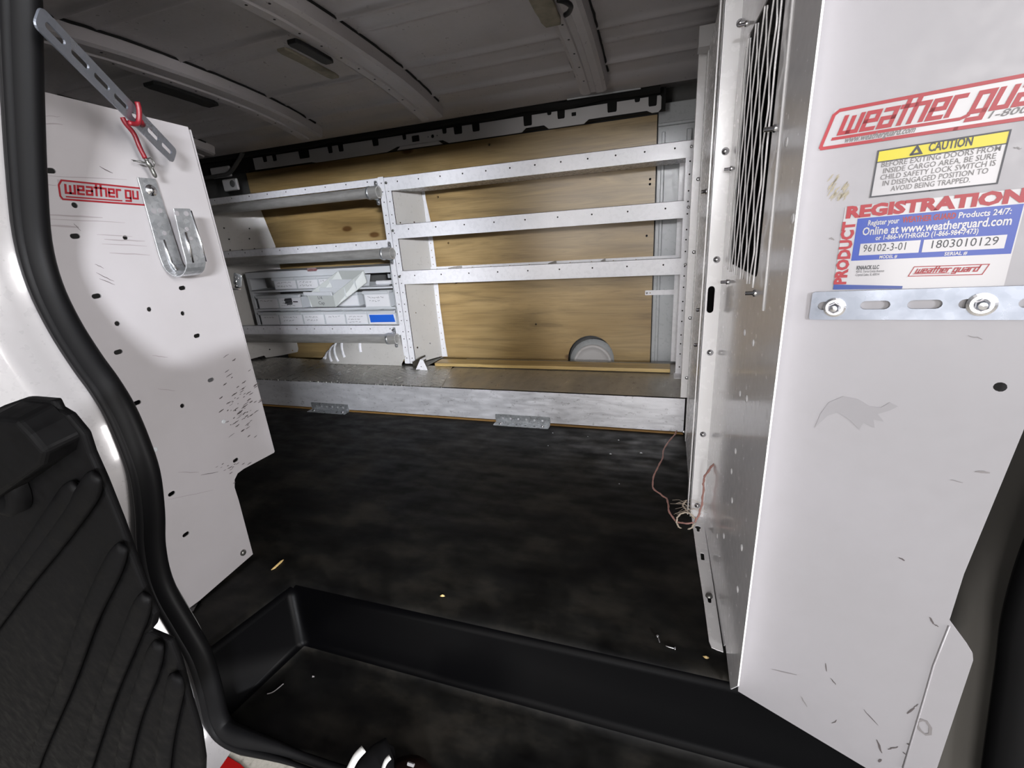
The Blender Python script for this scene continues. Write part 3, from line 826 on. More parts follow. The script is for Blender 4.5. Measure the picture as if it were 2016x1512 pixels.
# red handled clip hanging below it
clip = thing('clip_tool', 'small red handled metal clip hanging against the left white panel', 'clip', P(268, 290, 0, -1.0))
bm = bmesh.new(); cp = [P(*q, 0, -.985) for q in ((241, 231), (248, 244), (264, 264), (275, 290), (286, 312))]
tube(bm, smooth_path(cp, 4), .0042, 8); finish('handle', bm, M['redp'], clip, smooth=True)
bm = bmesh.new(); cp = [P(*q, 0, -.987) for q in ((285, 310), (292, 322), (297, 330), (307, 350))]
tube(bm, smooth_path(cp, 4), [.0035]*4+[.005]*4+[.004]*4+[.002], 8); tube(bm, [P(262, 316, 0, -1.0), P(294, 322, 0, -.99)], .0016, 6)
tube(bm, smooth_path([P(*q, 0, -.984) for q in ((288, 316), (296, 311), (304, 322), (300, 332))], 3), .0014, 6)
finish('jaw', bm, M['steel_dark'], clip, smooth=True)

# ------------------------------------------------------------------ bench
bench = thing('cargo_bench', 'long low aluminium clad bench running along the foot of the plywood wall', 'bench', (-1.2, BF, 0))
bm = bmesh.new(); box(bm, (-3.25, BF, .010), (.083, BF+.003, BT))
finish('front_cladding', bm, M['alu_front'], bench)
xt = P(889, 740, 2, BT).x
bm = bmesh.new(); box(bm, (-1.01, BF, BT-.003), (.083, 2.165, BT)); finish('top_cladding', bm, M['alu_top'], bench)
bm = bmesh.new()
v_ = [(-3.25, BF-.001, BT-.003), (-.93, BF-.001, BT-.003), (-1.02, 2.0, BT-.003), (-3.25, 2.165, BT-.003)]
hexa(bm, [Vector(p) for p in v_] + [Vector(p)+Vector((0, 0, .0055)) for p in v_]); finish('tread_plate', bm, M['alu_tread'], bench)
bm = bmesh.new(); box(bm, (-3.25, BF-.003, .0), (.083, BF+.4, .007)); finish('plywood_base', bm, M['plyedge'], bench)
board = thing('pine_board', 'flat pine board lying along the back of the bench under the shelving', 'board', (-.53, 2.05, BT))
bm = bmesh.new(); box(bm, (-1.12, 2.0, BT+.0032), (.03, 2.085, BT+.0195)); finish('plank', bm, M['board'], board, bevel=(.002, 2))
# slotted L brackets at the foot of the bench
def lbracket(x0_, x1_, label):
    r = thing('floor_bracket', label, 'bracket', ((x0_+x1_)/2, BF, 0), 'perforated brackets at the foot of the bench')
    L = x1_-x0_; bm = bmesh.new()
    hl = [circ(L*(.14+.145*i), .020, .005, 8) for i in range(6)]
    plate(bm, rrect(0, 0.002, L, .038, .004), hl, .002, (x0_, BF-.0045, 0), X, Z)
    hl = [circ(L*(.10+.16*i), .016, .0045, 8) for i in range(6)]
    plate(bm, rrect(0, 0, L, .038, .005), hl, .002, (x0_, BF-.0425, .0028), X, Y)
    finish('angle_plate', bm, M['galv'], r)
    for f_ in (.12, .88):
        bm = bmesh.new(); lathe(bm, (x0_+L*f_, BF-.023, .0028), (0, 0, 1), [(.007, 0), (.007, .002), (.004, .005), (0, .006)], 12)
        finish('bolt', bm, M['bolt'], r, smooth=True)
lbracket(P(618, 815, 1, BF).x, P(690, 815, 1, BF).x, 'galvanised perforated angle bracket at the bench foot, below the wheel arch')
lbracket(P(978, 840, 1, BF).x, P(1084, 840, 1, BF).x, 'galvanised perforated angle bracket at the middle of the bench foot')

# ------------------------------------------------------------------ right shelving unit
LXP = P(805, 672, 1, SHY).x
def uprights(root, x0_, x1_, z0_, z1_, px_holes=True, y=SHY, mats='white_shelf', step=.055, nm='upright'):
    bm = bmesh.new()
    w_ = x1_-x0_
    zs = []; z = z0_+.03; k = 0
    while z < z1_-.02:
        zs.append(z); k += 1; z += (.038, .058, .045)[k % 3]
    plate(bm, rrect(0, 0, w_, z1_-z0_, .002, 1), [circ(w_/2, z-z0_, .0032, 8) for z in zs], .0015, (x0_, y, z0_), X, Z)
    finish(nm, bm, M[mats], root)
    bm = bmesh.new(); box(bm, (x0_+.0005, y+.006, z0_), (x1_-.0005, y+.008, z1_)); finish('upright_hole_shade', bm, M['hole'], root)  # added dark backing that gives the upright's holes their shade
US = thing('shelving_unit', 'wide white steel shelving unit with three long open shelves against the plywood', 'shelving', (-.6, SHY, BT))
def rail(root, xa, xb, zlo, zhi, y, nh, name='shelf_rail', first=.07, r=.0036):
    bm = bmesh.new(); L = xb-xa; h = zhi-zlo
    hl = [circ(first + i*(L-2*first)/(nh-1), h*.62, r, 8) for i in range(nh)]
    plate(bm, rrect(0, 0, L, h, .003, 2), hl, .0015, (xa, y, zlo), X, Z)
    box(bm, (xa+.002, y, zhi-.0015), (xb-.002, y+.006, zhi))
    finish(name, bm, M['white_shelf'], root)
    bm = bmesh.new(); box(bm, (xa+.003, y+.0035, zlo+.003), (xb-.003, y+.0045, zhi-.003)); finish('rail_hole_shade', bm, M['hole'], root)  # dark strip added behind the rail so its holes look shaded
def shelf(root, xa, xb, zlo, zhi, y, depth, nh, backlip=.0, first=.07):
    rail(root, xa, xb, zlo, zhi, y, nh, first=first)
    bm = bmesh.new(); box(bm, (xa+.002, y+.001, zlo), (xb-.002, y+depth, zlo+.0015))
    if backlip: plate(bm, rrect(0, 0, xb-xa-.004, backlip, .002, 1), [circ(.1+i*.1, backlip-.012, .0035, 8) for i in range(int((xb-xa-.15)/.1))], .0015, (xa+.002, y+depth-.002, zlo+.001), X, Z)
    finish('shelf_tray', bm, M['white_shelf'], root)
XA, XB = -1.262, .083
SZ = [(.998, 1.062), (.787, .852), (.572, .636)]
# match the measured rail heights in the front plane
zz = [tuple(P(900, y_, 1, SHY).z for y_ in pr) for pr in ((361, 332), (461.5, 432), (556, 528))]
shelf(US, XA+.001, XB-.002, zz[0][0], zz[0][1], SHY-.003, .18, 12, .0)
shelf(US, XA+.026, XB-.028, zz[1][0], zz[1][1], SHY-.003, .18, 9, .0)
shelf(US, XA+.026, XB-.028, zz[2][0], zz[2][1], SHY-.003, .18, 9, .064)
for xx in (-.99, -.50, -.27):
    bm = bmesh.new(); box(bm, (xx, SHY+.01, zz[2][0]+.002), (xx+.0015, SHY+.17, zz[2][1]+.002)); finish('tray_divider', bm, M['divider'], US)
uprights(US, XA-.0, XA+.030, .162, zz[0][1]+.001)
uprights(US, XB-.032, XB, .150, zz[0][1]+.001)
uprights(US, P(1330, 600, 1, PLY-.03).x-.01, P(1344, 600, 1, PLY-.03).x+.014, .158, zz[0][1], y=PLY-.03, nm='rear_upright')
# end panel (the tall divider) with its perforated rear flange
pf = Vector((-1.245, SHY+.002, 0)); pb_ = Vector((P(866, 660, 1, PLY-.009).x, PLY-.009, 0))
ud = (pb_-pf).normalized(); dl = (pb_-pf).length
bm = bmesh.new()
plate(bm, [(0, .160), (dl, .156), (dl, .95), (dl*.93, 1.02), (dl*.86, 1.055), (0, 1.058)], [circ(dl*.2, .86, .004, 8), circ(dl*.62, .86, .004, 8), circ(dl*.2, .60, .003, 8), circ(dl*.3, .42, .003, 8), circ(dl*.6, .45, .003, 8), circ(dl*.2, .24, .005, 8)], .0015, pf, ud, Z)
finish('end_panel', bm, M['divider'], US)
bm = bmesh.new(); lathe(bm, pf + ud*(dl*.62) + Z*.245, (1, 0, 0), [(.0045, 0), (.0045, .004), (0, .005)], 12); finish('bolt', bm, M['bolt'], US, smooth=True)
bm = bmesh.new()
fl_ = []
lo = P(881, 702, 1, PLY-.010); 
e = [P(*q, 1, PLY-.010) for q in ((881, 702), (876, 672), (866, 600), (858.8, 523), (847.7, 436.4), (838, 392), (835, 367))]
i_ = [P(*q, 1, PLY-.010) for q in ((828, 367), (833, 400), (838, 436.4), (847, 523), (855, 600), (866, 672), (870, 702))]
out = [(p.x, p.z) for p in i_] + [(p.x, p.z) for p in e]
hl = []
for k, z in enumerate([.20, .25, .285, .34, .37, .40, .44, .49, .56, .61, .65, .685, .72, .755, .79]):
    # centre of the flange at this height
    def xi(lst, z):
        l = sorted(lst, key=lambda p: p.z)
        for a, b_ in zip(l, l[1:]):
            if a.z <= z <= b_.z: return a.x+(b_.x-a.x)*(z-a.z)/(b_.z-a.z)
        return l[-1].x
    hl.append(circ((xi(i_, z)+xi(e, z))/2, z, .003, 8))
plate(bm, out, hl, .0015, (0, PLY-.010, 0), X, Z)
finish('rear_flange', bm, M['white_shelf'], US)
# foot bracket under the end panel
bm = bmesh.new()
fA = P(841, 727, 2, BT+.004); 
def prism(bm, a, b_, prof):
    """extrude 2D (x,z) profile between y=a and y=b"""
    A = [bm.verts.new((p[0], a, p[1])) for p in prof]; B = [bm.verts.new((p[0], b_, p[1])) for p in prof]
    bm.faces.new(A); bm.faces.new(B)
    for i in range(len(prof)): bm.faces.new((A[i], A[(i+1) % len(prof)], B[(i+1) % len(prof)], B[i]))
Q = [P(833, 707, 0, -1.20), P(868, 687, 0, -1.20)]
hexa(bm, [(-1.224, 1.93, BT+.0026), (-1.168, 1.93, BT+.0026), (-1.150, 2.165, BT+.0026), (-1.206, 2.165, BT+.0026), (-1.224, 1.93, BT+.0046), (-1.168, 1.93, BT+.0046), (-1.150, 2.165, BT+.0046), (-1.206, 2.165, BT+.0046)])
hexa(bm, [(-1.224, 1.96, BT+.0046), (-1.222, 1.96, BT+.0046), (-1.204, 2.165, BT+.0046), (-1.206, 2.165, BT+.0046), (-1.224, 1.96, BT+.034), (-1.222, 1.96, BT+.034), (-1.204, 2.165, BT+.045), (-1.206, 2.165, BT+.045)])
fb = finish('foot_bracket', bm, M['steel_dark'], US)
bm = bmesh.new()
c_ = [P(*q, 1, 1.93) for q in ((818, 729), (842, 729), (833, 709), (827, 708))]
plate(bm, [(p.x, p.z) for p in c_], [circ((c_[0].x+c_[1].x)/2, c_[0].z+.020, .003, 8)], .002, (0, 1.93, 0), X, Z)
hexa(bm, [c_[3]-Z*.001, c_[2]-Z*.001, c_[2]+Vector((0, .05, -.001)), c_[3]+Vector((0, .05, -.001)), c_[3]+Z*.001, c_[2]+Z*.001, c_[2]+Vector((0, .05, .001)), c_[3]+Vector((0, .05, .001))])
finish('foot_cap', bm, M['white_shelf'], US)
# right foot
bm = bmesh.new(); box(bm, (.045, SHY-.07, BT+.0005), (.082, SHY+.0, BT+.003)); hexa(bm, [(.048, SHY-.004, BT), (.082, SHY-.004, BT), (.082, SHY-.002, BT), (.048, SHY-.002, BT), (.055, SHY-.004, BT+.02), (.082, SHY-.004, BT+.02), (.082, SHY-.002, BT+.02), (.055, SHY-.002, BT+.02)])
finish('foot_cap', bm, M['white_shelf'], US)
# bolts where rails meet uprights
for zc in [(a+b_)/2+.006 for a, b_ in zz]:
    for xc, mt in ((XA+.012, 'steel_dark'), (XB-.014, 'bolt')):
        bm = bmesh.new(); lathe(bm, (xc, SHY-.0045, zc), (0, -1, 0), [(.0062, 0), (.0062, .002), (.004, .005), (0, .006)], 12)
        finish('bolt', bm, M[mt], US, smooth=True)
# short back strap at the right of the plywood
st = thing('back_strap', 'short white flat strap screwed across the right edge of the plywood', 'strap', (-.03, PLY-.005, .46))
bm = bmesh.new(); q0 = P(1270, 577, 1, PLY-.006); plate(bm, rrect(0, -.010, .135, .012, .003), [circ(.022, 0, .003, 8)], .002, q0, X, Z); finish('flat_bar', bm, M['white_shelf'], st)
bm = bmesh.new(); lathe(bm, q0 + Vector((.008, -.0, 0)), (0, -1, 0), [(.005, 0), (.004, .003), (0, .004)], 12); finish('screw', bm, M['bolt'], st, smooth=True)

# ------------------------------------------------------------------ left shelving unit
UL = thing('shelving_unit', 'white steel shelving unit with bins and conduit rods, left of the wide open unit', 'shelving', (-1.82, SHY, BT))
LA, LB = -2.38, -1.264
zl = [(P(722, 368, 1, SHY).z, P(722, 353, 1, SHY).z), (P(722, 491, 1, SHY).z, P(722, 474.5, 1, SHY).z), (P(722, 659, 1, SHY).z, P(722, 640, 1, SHY).z)]
for i, (a, b_) in enumerate(zl): shelf(UL, LA, LB-.028, a, b_, SHY-.003, .18, 9, .0, first=.06)
uprights(UL, LB-.030, LB-.0006, .162, zl[0][1]+.003)
uprights(UL, LA-.03, LA, .162, zl[0][1]+.003)
bm = bmesh.new()
ef = Vector((-2.372, SHY+.004, 0)); eb = Vector((P(530, 450, 1, PLY-.008).x, PLY-.008, 0)); ue = (eb-ef).normalized(); ne = ue.cross(Z).normalized()
def EP(a, b_):
    q = PP(a, b_, ef, ne); return ((q-ef).dot(ue), q.z)
top_ = EP(500, 395); 
out = [(0, .16)] + [(EP(*q)[0], max(EP(*q)[1], BT+.006)) for q in ((520, 700), (526, 712), (556, 710))] + [(EP(588, 702)[0], BT+.012)] + [EP(*q) for q in ((590, 672), (560, 560), (543, 486), (515, 417), (505, 395))] + [(0, EP(480, 395)[1])]
plate(bm, out, [circ(*EP(*q), .0042, 8) for q in ((441, 449), (491, 450), (451, 471), (491, 470), (453, 492), (477, 492), (501, 490), (531, 688), (576, 690))], .0015, ef, ue, Z)
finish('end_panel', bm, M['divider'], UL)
bm = bmesh.new(); lathe(bm, (LB-.072, SHY-.0045, (zl[2][0]+zl[2][1])/2), (0, -1, 0), [(.0055, 0), (.0055, .002), (.0035, .004), (0, .005)], 12); finish('bolt', bm, M['steel_dark'], UL, smooth=True)
# small bent clip on the unit's left upright
bm = bmesh.new(); q0 = P(466, 552, 1, 1.965)
q0 = P(467, 551, 1, .935); hk = thing('small_hook', 'small bright galvanised hook end poking out past the edge of the left end panel', 'hook', q0)
rot = -.35; ux = (X*math.cos(rot)+Z*math.sin(rot)); vx = (Z*math.cos(rot)-X*math.sin(rot))
plate(bm, rrect(-.0125, -.0165, .0135, .0165, .005), [circ(-.004, .006, .0024), circ(.006, .006, .0024)], .0015, q0, ux, vx)
finish('hook_plate', bm, M['galv'], hk, bevel=(.0008, 1))
bm = bmesh.new(); tube(bm, [q0 - vx*.002 - ux*.003 - Y*.0006, q0 - vx*.013 - ux*.004 - Y*.0006], .0011, 6); tube(bm, smooth_path([q0 - vx*.016, q0 - vx*.019 - X*.004 + Y*.0, Vector((-1.035, .90, q0.z-.02)), Vector((-1.03, .868, q0.z-.016))], 4), .003, 6)
finish('pressed_rib', bm, M['bolt'], hk, smooth=True)

# conduit rods hung in front of the left unit's rails
def rod(pA, pB, label):
    r_ = .0235; root = thing('conduit_rod', label, 'conduit', (pA+pB)/2, 'conduit rods across the left shelving')
    d = (pB-pA).normalized()
    def ring_tube(a, b_, ro, ri):
        bm = bmesh.new(); lathe(bm, a, d, [(ri, (b_-a).length), (ro, (b_-a).length), (ro, 0), (ri, 0), (ri, (b_-a).length)], 24); return bm
    finish('tube', ring_tube(pA, pB, r_, r_-.003), M['pipe'], root, smooth=False)
    bm = ring_tube(pB - d*.058, pB + d*.004, r_+.0035, r_-.001)
    finish('coupling', bm, M['pipe'], root)
    bm = bmesh.new(); c = pB - d*.046
    lathe(bm, c - d*.006, d, [(r_+.004, 0), (r_+.0065, .002), (r_+.0065, .010), (r_+.004, .012)], 24)
    finish('clamp_band', bm, M['galv'], root, smooth=True)
    yf = SHY-.006
    for s in (1, -1):
        bm = bmesh.new(); zc = c.z + s*(r_+.014)
        plate(bm, rrect(-.009, -.016, .009, .016, .008), [], .002, (c.x+.02, yf, zc), X, Z)
        tube(bm, [(c.x+.02, yf-.002, zc-s*.010), (c.x+.012, c.y, c.z+s*r_)], .005, 6)
        ta = finish('clamp_tab', bm, M['galv'], root)
        bm = bmesh.new(); lathe(bm, (c.x+.02, yf, zc+s*.004), (0, -1, 0), [(.0055, 0), (.0055, .003), (.003, .005), (0, .006)], 12)
        finish('clamp_bolt', bm, M['bolt'], ta, smooth=True)
RY = 1.965
rod(Vector((-2.37, RY, .998+.0)), P(740, 378, 1, RY)+Vector((.012, 0, -.002)), 'long dull metal conduit rod under the top rail of the left shelving')
rod(Vector((-2.37, RY, .730)), P(768, 499, 1, RY)+Vector((.010, 0, .0)), 'long dull metal conduit rod above the parts bins on the left shelving')
rod(Vector((-2.37, RY, .300)), P(778, 667, 1, RY)+Vector((.008, 0, 0)), 'long dull metal conduit rod under the lowest rail of the left shelving')

# ------------------------------------------------------------------ bin cabinet and bins
CA = P(497, 600, 1, SHY).x; CB = LB-.036
cab = thing('bin_cabinet', 'white open fronted cabinet holding three rows of parts bins', 'cabinet', ((CA+CB)/2, SHY, .36))
CY0, CY1 = SHY+.002, SHY+.17
levels = [.566, .463]
bm = bmesh.new()
box(bm, (CA, CY0, .665), (CB, CY1, .667)); box(bm, (CA, CY0, .633), (CB, CY0+.002, .667))
finish('top_rail', bm, M['bin'], cab)
bm = bmesh.new(); box(bm, (CA, CY0, .3725), (CA+.022, CY0+.002, .632)); box(bm, (CA, CY0+.001, .3725), (CA+.002, CY1, .665)); finish('side', bm, M['bin'], cab)
bm = bmesh.new(); box(bm, (CB-.002, CY0, .3725), (CB, CY1, .665)); finish('side', bm, M['bin'], cab)
bm = bmesh.new()
box(bm, (CA, CY1, .371), (CB, CY1+.002, .665)); finish('back', bm, M['shadebay'], cab)
for zlv in levels:
    bm = bmesh.new(); box(bm, (CA+.022, CY0, zlv-.011), (CB, CY0+.002, zlv+.001)); box(bm, (CA+.002, CY0, zlv-.001), (CB-.002, CY1, zlv+.001)); finish('cabinet_shelf', bm, M['bin'], cab)
bm = bmesh.new(); box(bm, (CA, CY0, .370), (CB, CY1, .372)); finish('cabinet_base', bm, M['bin'], cab)
bm = bmesh.new(); q0 = P(614, 531, 1, CY0); box(bm, (q0.x-.03, CY0-.0006, q0.z-.009), (q0.x+.03, CY0, q0.z+.009)); s_ = finish('brand_sticker', bm, M['sticker'], cab, label='small white sticker with red print')
bm = bmesh.new(); o_ = (q0.x-.027, CY0-.0008, q0.z)
stroke(bm, [(0, -.006), (.054, -.006), (.054, .006), (0, .006), (0, -.006)], .0014, lambda a, b_: Vector(o_)+X*a+Z*b_, Vector((0, -1, 0)), .0)
badge_text(bm, 'weather guard', .003, -.003, .0048, lambda a, b_: Vector(o_)+X*a+Z*b_, Vector((0, -1, 0)), .0001, .3)
finish('print', bm, M['red'], s_, recalc=False)

def scribble(bm, x, y, wd, rows_, o, w=.0008, ht=.006, thick=.0011):
    """handwriting: a wavering line of small loops"""
    for r in range(rows_):
        xx = x + random.uniform(0, wd*.15); end_ = x + wd*random.uniform(.65, .98)
        while xx < end_:
            n_ = random.randint(2, 4); pts = []
            for k in range(n_*2+1):
                pts.append((xx, y - r*ht*1.9 + random.uniform(-.45, .5)*ht)); xx += random.uniform(.0014, .0032)
            ribbon(bm, pts, thick, o, X, Z, w); xx += .004
BINS = []
def bin_(xa, xb, z0_, h, y0_, label, notes=0, tape=False, depth=.15, divs=0):
    root = thing('parts_bin', label, 'parts bin', ((xa+xb)/2, y0_, z0_), 'white parts bins in the cabinet')
    bm = bmesh.new(); t = .0025
    box(bm, (xa, y0_, z0_), (xb, y0_+t, z0_+h)); box(bm, (xa, y0_+t, z0_), (xa+t, y0_+depth, z0_+h)); box(bm, (xb-t, y0_+t, z0_), (xb, y0_+depth, z0_+h))
    box(bm, (xa+t, y0_+depth-t, z0_), (xb-t, y0_+depth, z0_+h)); box(bm, (xa+t, y0_+t, z0_), (xb-t, y0_+depth-t, z0_+t))
    finish('tray', bm, M['bin'], root)
    bm = bmesh.new()
    hexa(bm, [(xa-.001, y0_-.012, z0_+h-.001), (xb+.001, y0_-.012, z0_+h-.001), (xb+.001, y0_+.002, z0_+h+.004), (xa-.001, y0_+.002, z0_+h+.004), (xa-.001, y0_-.014, z0_+h+.013), (xb+.001, y0_-.014, z0_+h+.013), (xb+.001, y0_+.002, z0_+h+.016), (xa-.001, y0_+.002, z0_+h+.016)])
    finish('pull_lip', bm, M['bin'], root, bevel=(.002, 2))
    bm = bmesh.new(); box(bm, (xa+.005, y0_-.0006, z0_+.003), (xb-.005, y0_, z0_+h-.005)); la = finish('label_card', bm, M['binlabel'], root)
    if notes:
        bm = bmesh.new(); scribble(bm, xa+.014, z0_+h*.72, (xb-xa)*.72, notes, (0, y0_-.0006, 0), ht=.0095 if notes < 3 else .0075, thick=.0015); finish('handwriting', bm, M['ink'] if notes < 9 else M['greyink'], la)
    if tape:
        bm = bmesh.new(); hexa(bm, [(xa+.012, y0_-.002, z0_+.010), (xb-.008, y0_-.002, z0_+.012), (xb-.008, y0_-.0006, z0_+.012), (xa+.012, y0_-.0006, z0_+.010), (xa+.010, y0_-.002, z0_+h-.008), (xb-.014, y0_-.002, z0_+h-.008), (xb-.014, y0_-.0006, z0_+h-.008), (xa+.010, y0_-.0006, z0_+h-.008)])
        finish('tape', bm, M['tape'], root, label='strip of blue masking tape')
    return root
r3 = [-2.205, -2.07, -1.902, -1.755, -1.619, -1.478, -1.306]
l3 = ['leftmost parts bin of the lowest row, in shadow', 'second parts bin from the left in the lowest row', 'third parts bin of the lowest row with faint writing', 'parts bin with one long scribbled line, under the tipped bin', 'parts bin with three lines of handwriting, left of the blue taped one', 'parts bin with a blue tape strip on its front']
for i in range(6): bin_(r3[i]+.0015, r3[i+1]-.0015, .3725, .058, SHY+.001, 'white ' + l3[i], (1, 2, 2, 1, 3, 0)[i], i == 5)
r2 = [-2.195, -2.049, -1.885, -1.83]
l2 = ['leftmost parts bin of the middle row, in shadow', 'parts bin of the middle row with heavily blotted black writing']
for i in range(2): bin_(r2[i]+.0015, r2[i+1]-.0015, .4645, .060, SHY+.001, 'white ' + l2[i], (1, 3)[i])
bin_(-1.47, -1.32, .4645, .068, SHY-.012, 'white parts bin with two lines of writing at the right end of the middle row', 2)
bin_(-1.86, -1.71, .4645, .058, SHY+.03, 'white parts bin set back behind the tipped bin in the middle row', 0, depth=.12)
bin_(-1.70, -1.55, .4645, .058, SHY+.045, 'white parts bin pushed back in the middle row, right of centre', 0, depth=.11)
r1 = [-2.05, -1.895, -1.75, -1.61]
l1 = ['leftmost parts bin of the top row, beside the dark gap', 'second parts bin from the left in the top row', 'third parts bin of the top row, partly behind the tipped bin']
for i in range(3): bin_(r1[i]+.0015, r1[i+1]-.0015, .5675, .050, SHY+.001, 'white ' + l1[i], (2, 2, 1)[i], depth=.14)
# heavy blots on one label
bm = bmesh.new()
for k in range(7): ribbon(bm, [(-2.01+random.uniform(0, .02), .515-.005*k), (-1.96+random.uniform(0, .015), .517-.005*k)], random.uniform(.003, .006), (0, SHY+.0002, 0), X, Z, .0004)
ribbon(bm, [(-1.945, .50), (-1.912, .499)], .006, (0, SHY+.0002, 0), X, Z, .0004)
tgt = [o for o in bpy.data.objects if o.get('label', '').startswith('white parts bin of the middle row with heavily')][0]
finish('ink_blots', bm, M['ink'], tgt)
# tipped bin, pulled out and lying askew over the middle row
root = thing('parts_bin', 'white parts bin pulled out and tipped askew across the bin cabinet front', 'parts bin', P(640, 600, 1, 1.86), 'white parts bins in the cabinet')
FBL, FBR = P(614, 604.5, 1, 1.865), P(661.5, 604.5, 1, 1.865); FTL, FTR = P(605, 581, 1, 1.855), P(655.5, 581, 1, 1.855)
BBR, BTR = P(723, 556, 1, 1.985), P(716.5, 532, 1, 1.985)
BBL = BBR + (FBL-FBR)*.95; BTL = BTR + (FTL-FTR)
def quad_wall(bm, a, b_, c, d, th):
    n = (b_-a).cross(d-a).normalized()*th
    hexa(bm, [a, b_, c, d, a+n, b_+n, c+n, d+n])
bm = bmesh.new(); t = .003
quad_wall(bm, FBL, FBR, FTR, FTL, -t); quad_wall(bm, FBR, BBR, BTR, FTR, -t); quad_wall(bm, FBL, BBL, BTL, FTL, t); quad_wall(bm, BBL, BBR, BTR, BTL, t); quad_wall(bm, FBL, FBR, BBR, BBL, t)
M['bin2'] = painted('yellowed_bin_plastic', (.44, .46, .45), .4, .05)
finish('tray', bm, M['bin2'], root)
bm = bmesh.new(); up_ = (FTL-FBL).normalized(); of = Vector((0, -.010, 0))
e0, e1 = FTL - X*.012, FTR - X*.0
hexa(bm, [e0+of-up_*.002, e1+of-up_*.002, e1-up_*.002, e0-up_*.002, e0+of+up_*.017, e1+of+up_*.017, e1+up_*.017, e0+up_*.017]); finish('pull_lip', bm, M['bin'], root, bevel=(.002, 2))
for t_ in (.35, .68):
    bm = bmesh.new(); a, b_, c, d = FBL.lerp(BBL, t_), FBR.lerp(BBR, t_), FTR.lerp(BTR, t_), FTL.lerp(BTL, t_)
    quad_wall(bm, a, b_, c-(c-b_)*.1, d-(d-a)*.1, .0015); finish('bin_divider', bm, M['bin'], root)
fu = (FBR-FBL).normalized(); fv = (FTL-FBL).normalized()
bm = bmesh.new(); add_text(bm, '1/4', FBL, fu, fv, .0012, .060, .040, .024); add_text(bm, 'Cap', FBL, fu, fv, .0012, .052, .014, .024, shear=.2)
finish('handwriting', bm, M['ink'], root, recalc=False)
# clutter on the top row: paper and a dark box
pp = thing('folded_paper', 'crumpled white paper tucked behind the tipped bin', 'paper', (-1.43, SHY+.03, .568))
bm = bmesh.new(); pts = [Vector(p) for p in ((-1.50, SHY+.01, .568), (-1.33, SHY+.01, .568), (-1.33, SHY+.06, .580), (-1.50, SHY+.06, .585))]
quad_wall(bm, *pts, .002); quad_wall(bm, Vector((-1.50, SHY+.012, .571)), Vector((-1.44, SHY+.004, .571)), Vector((-1.44, SHY+.03, .625)), Vector((-1.51, SHY+.04, .625)), .002); finish('sheet', bm, M['bin'], pp)
rl = thing('paper_roll', 'pale roll lying at the right end of the top bin row', 'roll', (-1.36, SHY+.02, .580))
bm = bmesh.new(); lathe(bm, (-1.41, SHY+.03, .583), (1, 0, 0), [(0, 0), (.010, 0), (.010, .09), (0, .09)], 14); finish('roll_body', bm, M['binlabel'], rl, smooth=False)
bx = thing('small_black_box', 'small dark box at the right end of the top bin row', 'box', (-1.345, SHY+.08, .593))
bm = bmesh.new(); box(bm, (-1.375, SHY+.07, .5945), (-1.315, SHY+.12, .632)); finish('box_shell', bm, M['black'], bx, bevel=(.003, 2))
bm = bmesh.new(); box(bm, (-1.365, SHY+.069, .60), (-1.345, SHY+.0702, .62)); finish('grey_face', bm, M['greywall'], bx)

# ------------------------------------------------------------------ partition on the right
PX0 = P(1388, 1045, 2, 0); PX1 = P(1426, 1282, 2, 0)
pd = (PX1-PX0).normalized(); pn = Vector((pd.y, -pd.x, 0))     # along the panel towards the door; normal
if pn.x > 0: pn = -pn
# panel frame: u towards the door (-Y), v up, normal faces the cargo area (-X)
par = thing('cab_partition', 'glossy white steel cab partition with an expanded metal window and bolted posts', 'partition', (PX0.x, 1.1, 0))
def PM(a, b_, off=0.0):
    q = PP(a, b_, PX0 + pn*off, pn); d = q - PX0; return (d.dot(pd), q.z)
TOP = 1.30
endu = .444
win = rrect(PM(1490, 300)[0]-.035, .675, PM(1548, 300)[0]+.0, TOP-.03, .01)
wu0 = .038; wu1 = .330; wz = .682; WT = 1.092
win = rrect(wu0+.006, wz+.008, wu1-.006, WT-.008, .012)
bm = bmesh.new()
plate(bm, [(-.07, .0), (.36, .0), (.372, .02), (.449, -.0), (.492, .062), (.492, TOP), (-.07, TOP)], [win], .002, PX0, pd, Z)
finish('centre_panel', bm, M['partition'], par)
# floor flange with keyholes
bm = bmesh.new()
fo = [P(*q, 2, .003) for q in ((1360, 1006), (1365.4, 1045), (1373, 1103), (1385.5, 1183), (1396, 1262), (1401, 1274), (1412, 1279), (1424, 1283), (1388, 1045), (1384, 1006))]
o_ = Vector((0, 0, .003))
def keyhole(a, b_, r=.0075):
    c = P(a, b_, 2, .003); pts = []
    for i in range(13):
        an = math.radians(-60 + 300*i/12); pts.append((c.x + r*math.cos(an+PI/2*0+math.radians(0)+0), c.y + r*math.sin(an)))
    # head circle open towards the door, slot below
    pts = [(c.x + r*math.sin(t), c.y + r*math.cos(t)) for t in [math.radians(150) - math.radians(300)*i/12 for i in range(13)]]
    pts += [(c.x - r*.45, c.y - r*2.3), (c.x, c.y-r*2.6), (c.x + r*.45, c.y - r*2.3)]
    return pts
cm = P(1383, 1095, 2, .003)
plate(bm, [(p.x, p.y) for p in fo], [keyhole(1374, 1038), rrect(cm.x-.004, cm.y-.014, cm.x+.004, cm.y+.012, .002), keyhole(1396, 1174)], .002, o_, X, Y)
finish('floor_flange', bm, M['post'], par)
bm = bmesh.new(); lathe(bm, P(1396, 1173, 2, .004), (0, 0, 1), [(.0075, 0), (.006, .004), (0, .006)], 14); finish('bolt', bm, M['steel_dark'], par, smooth=True)
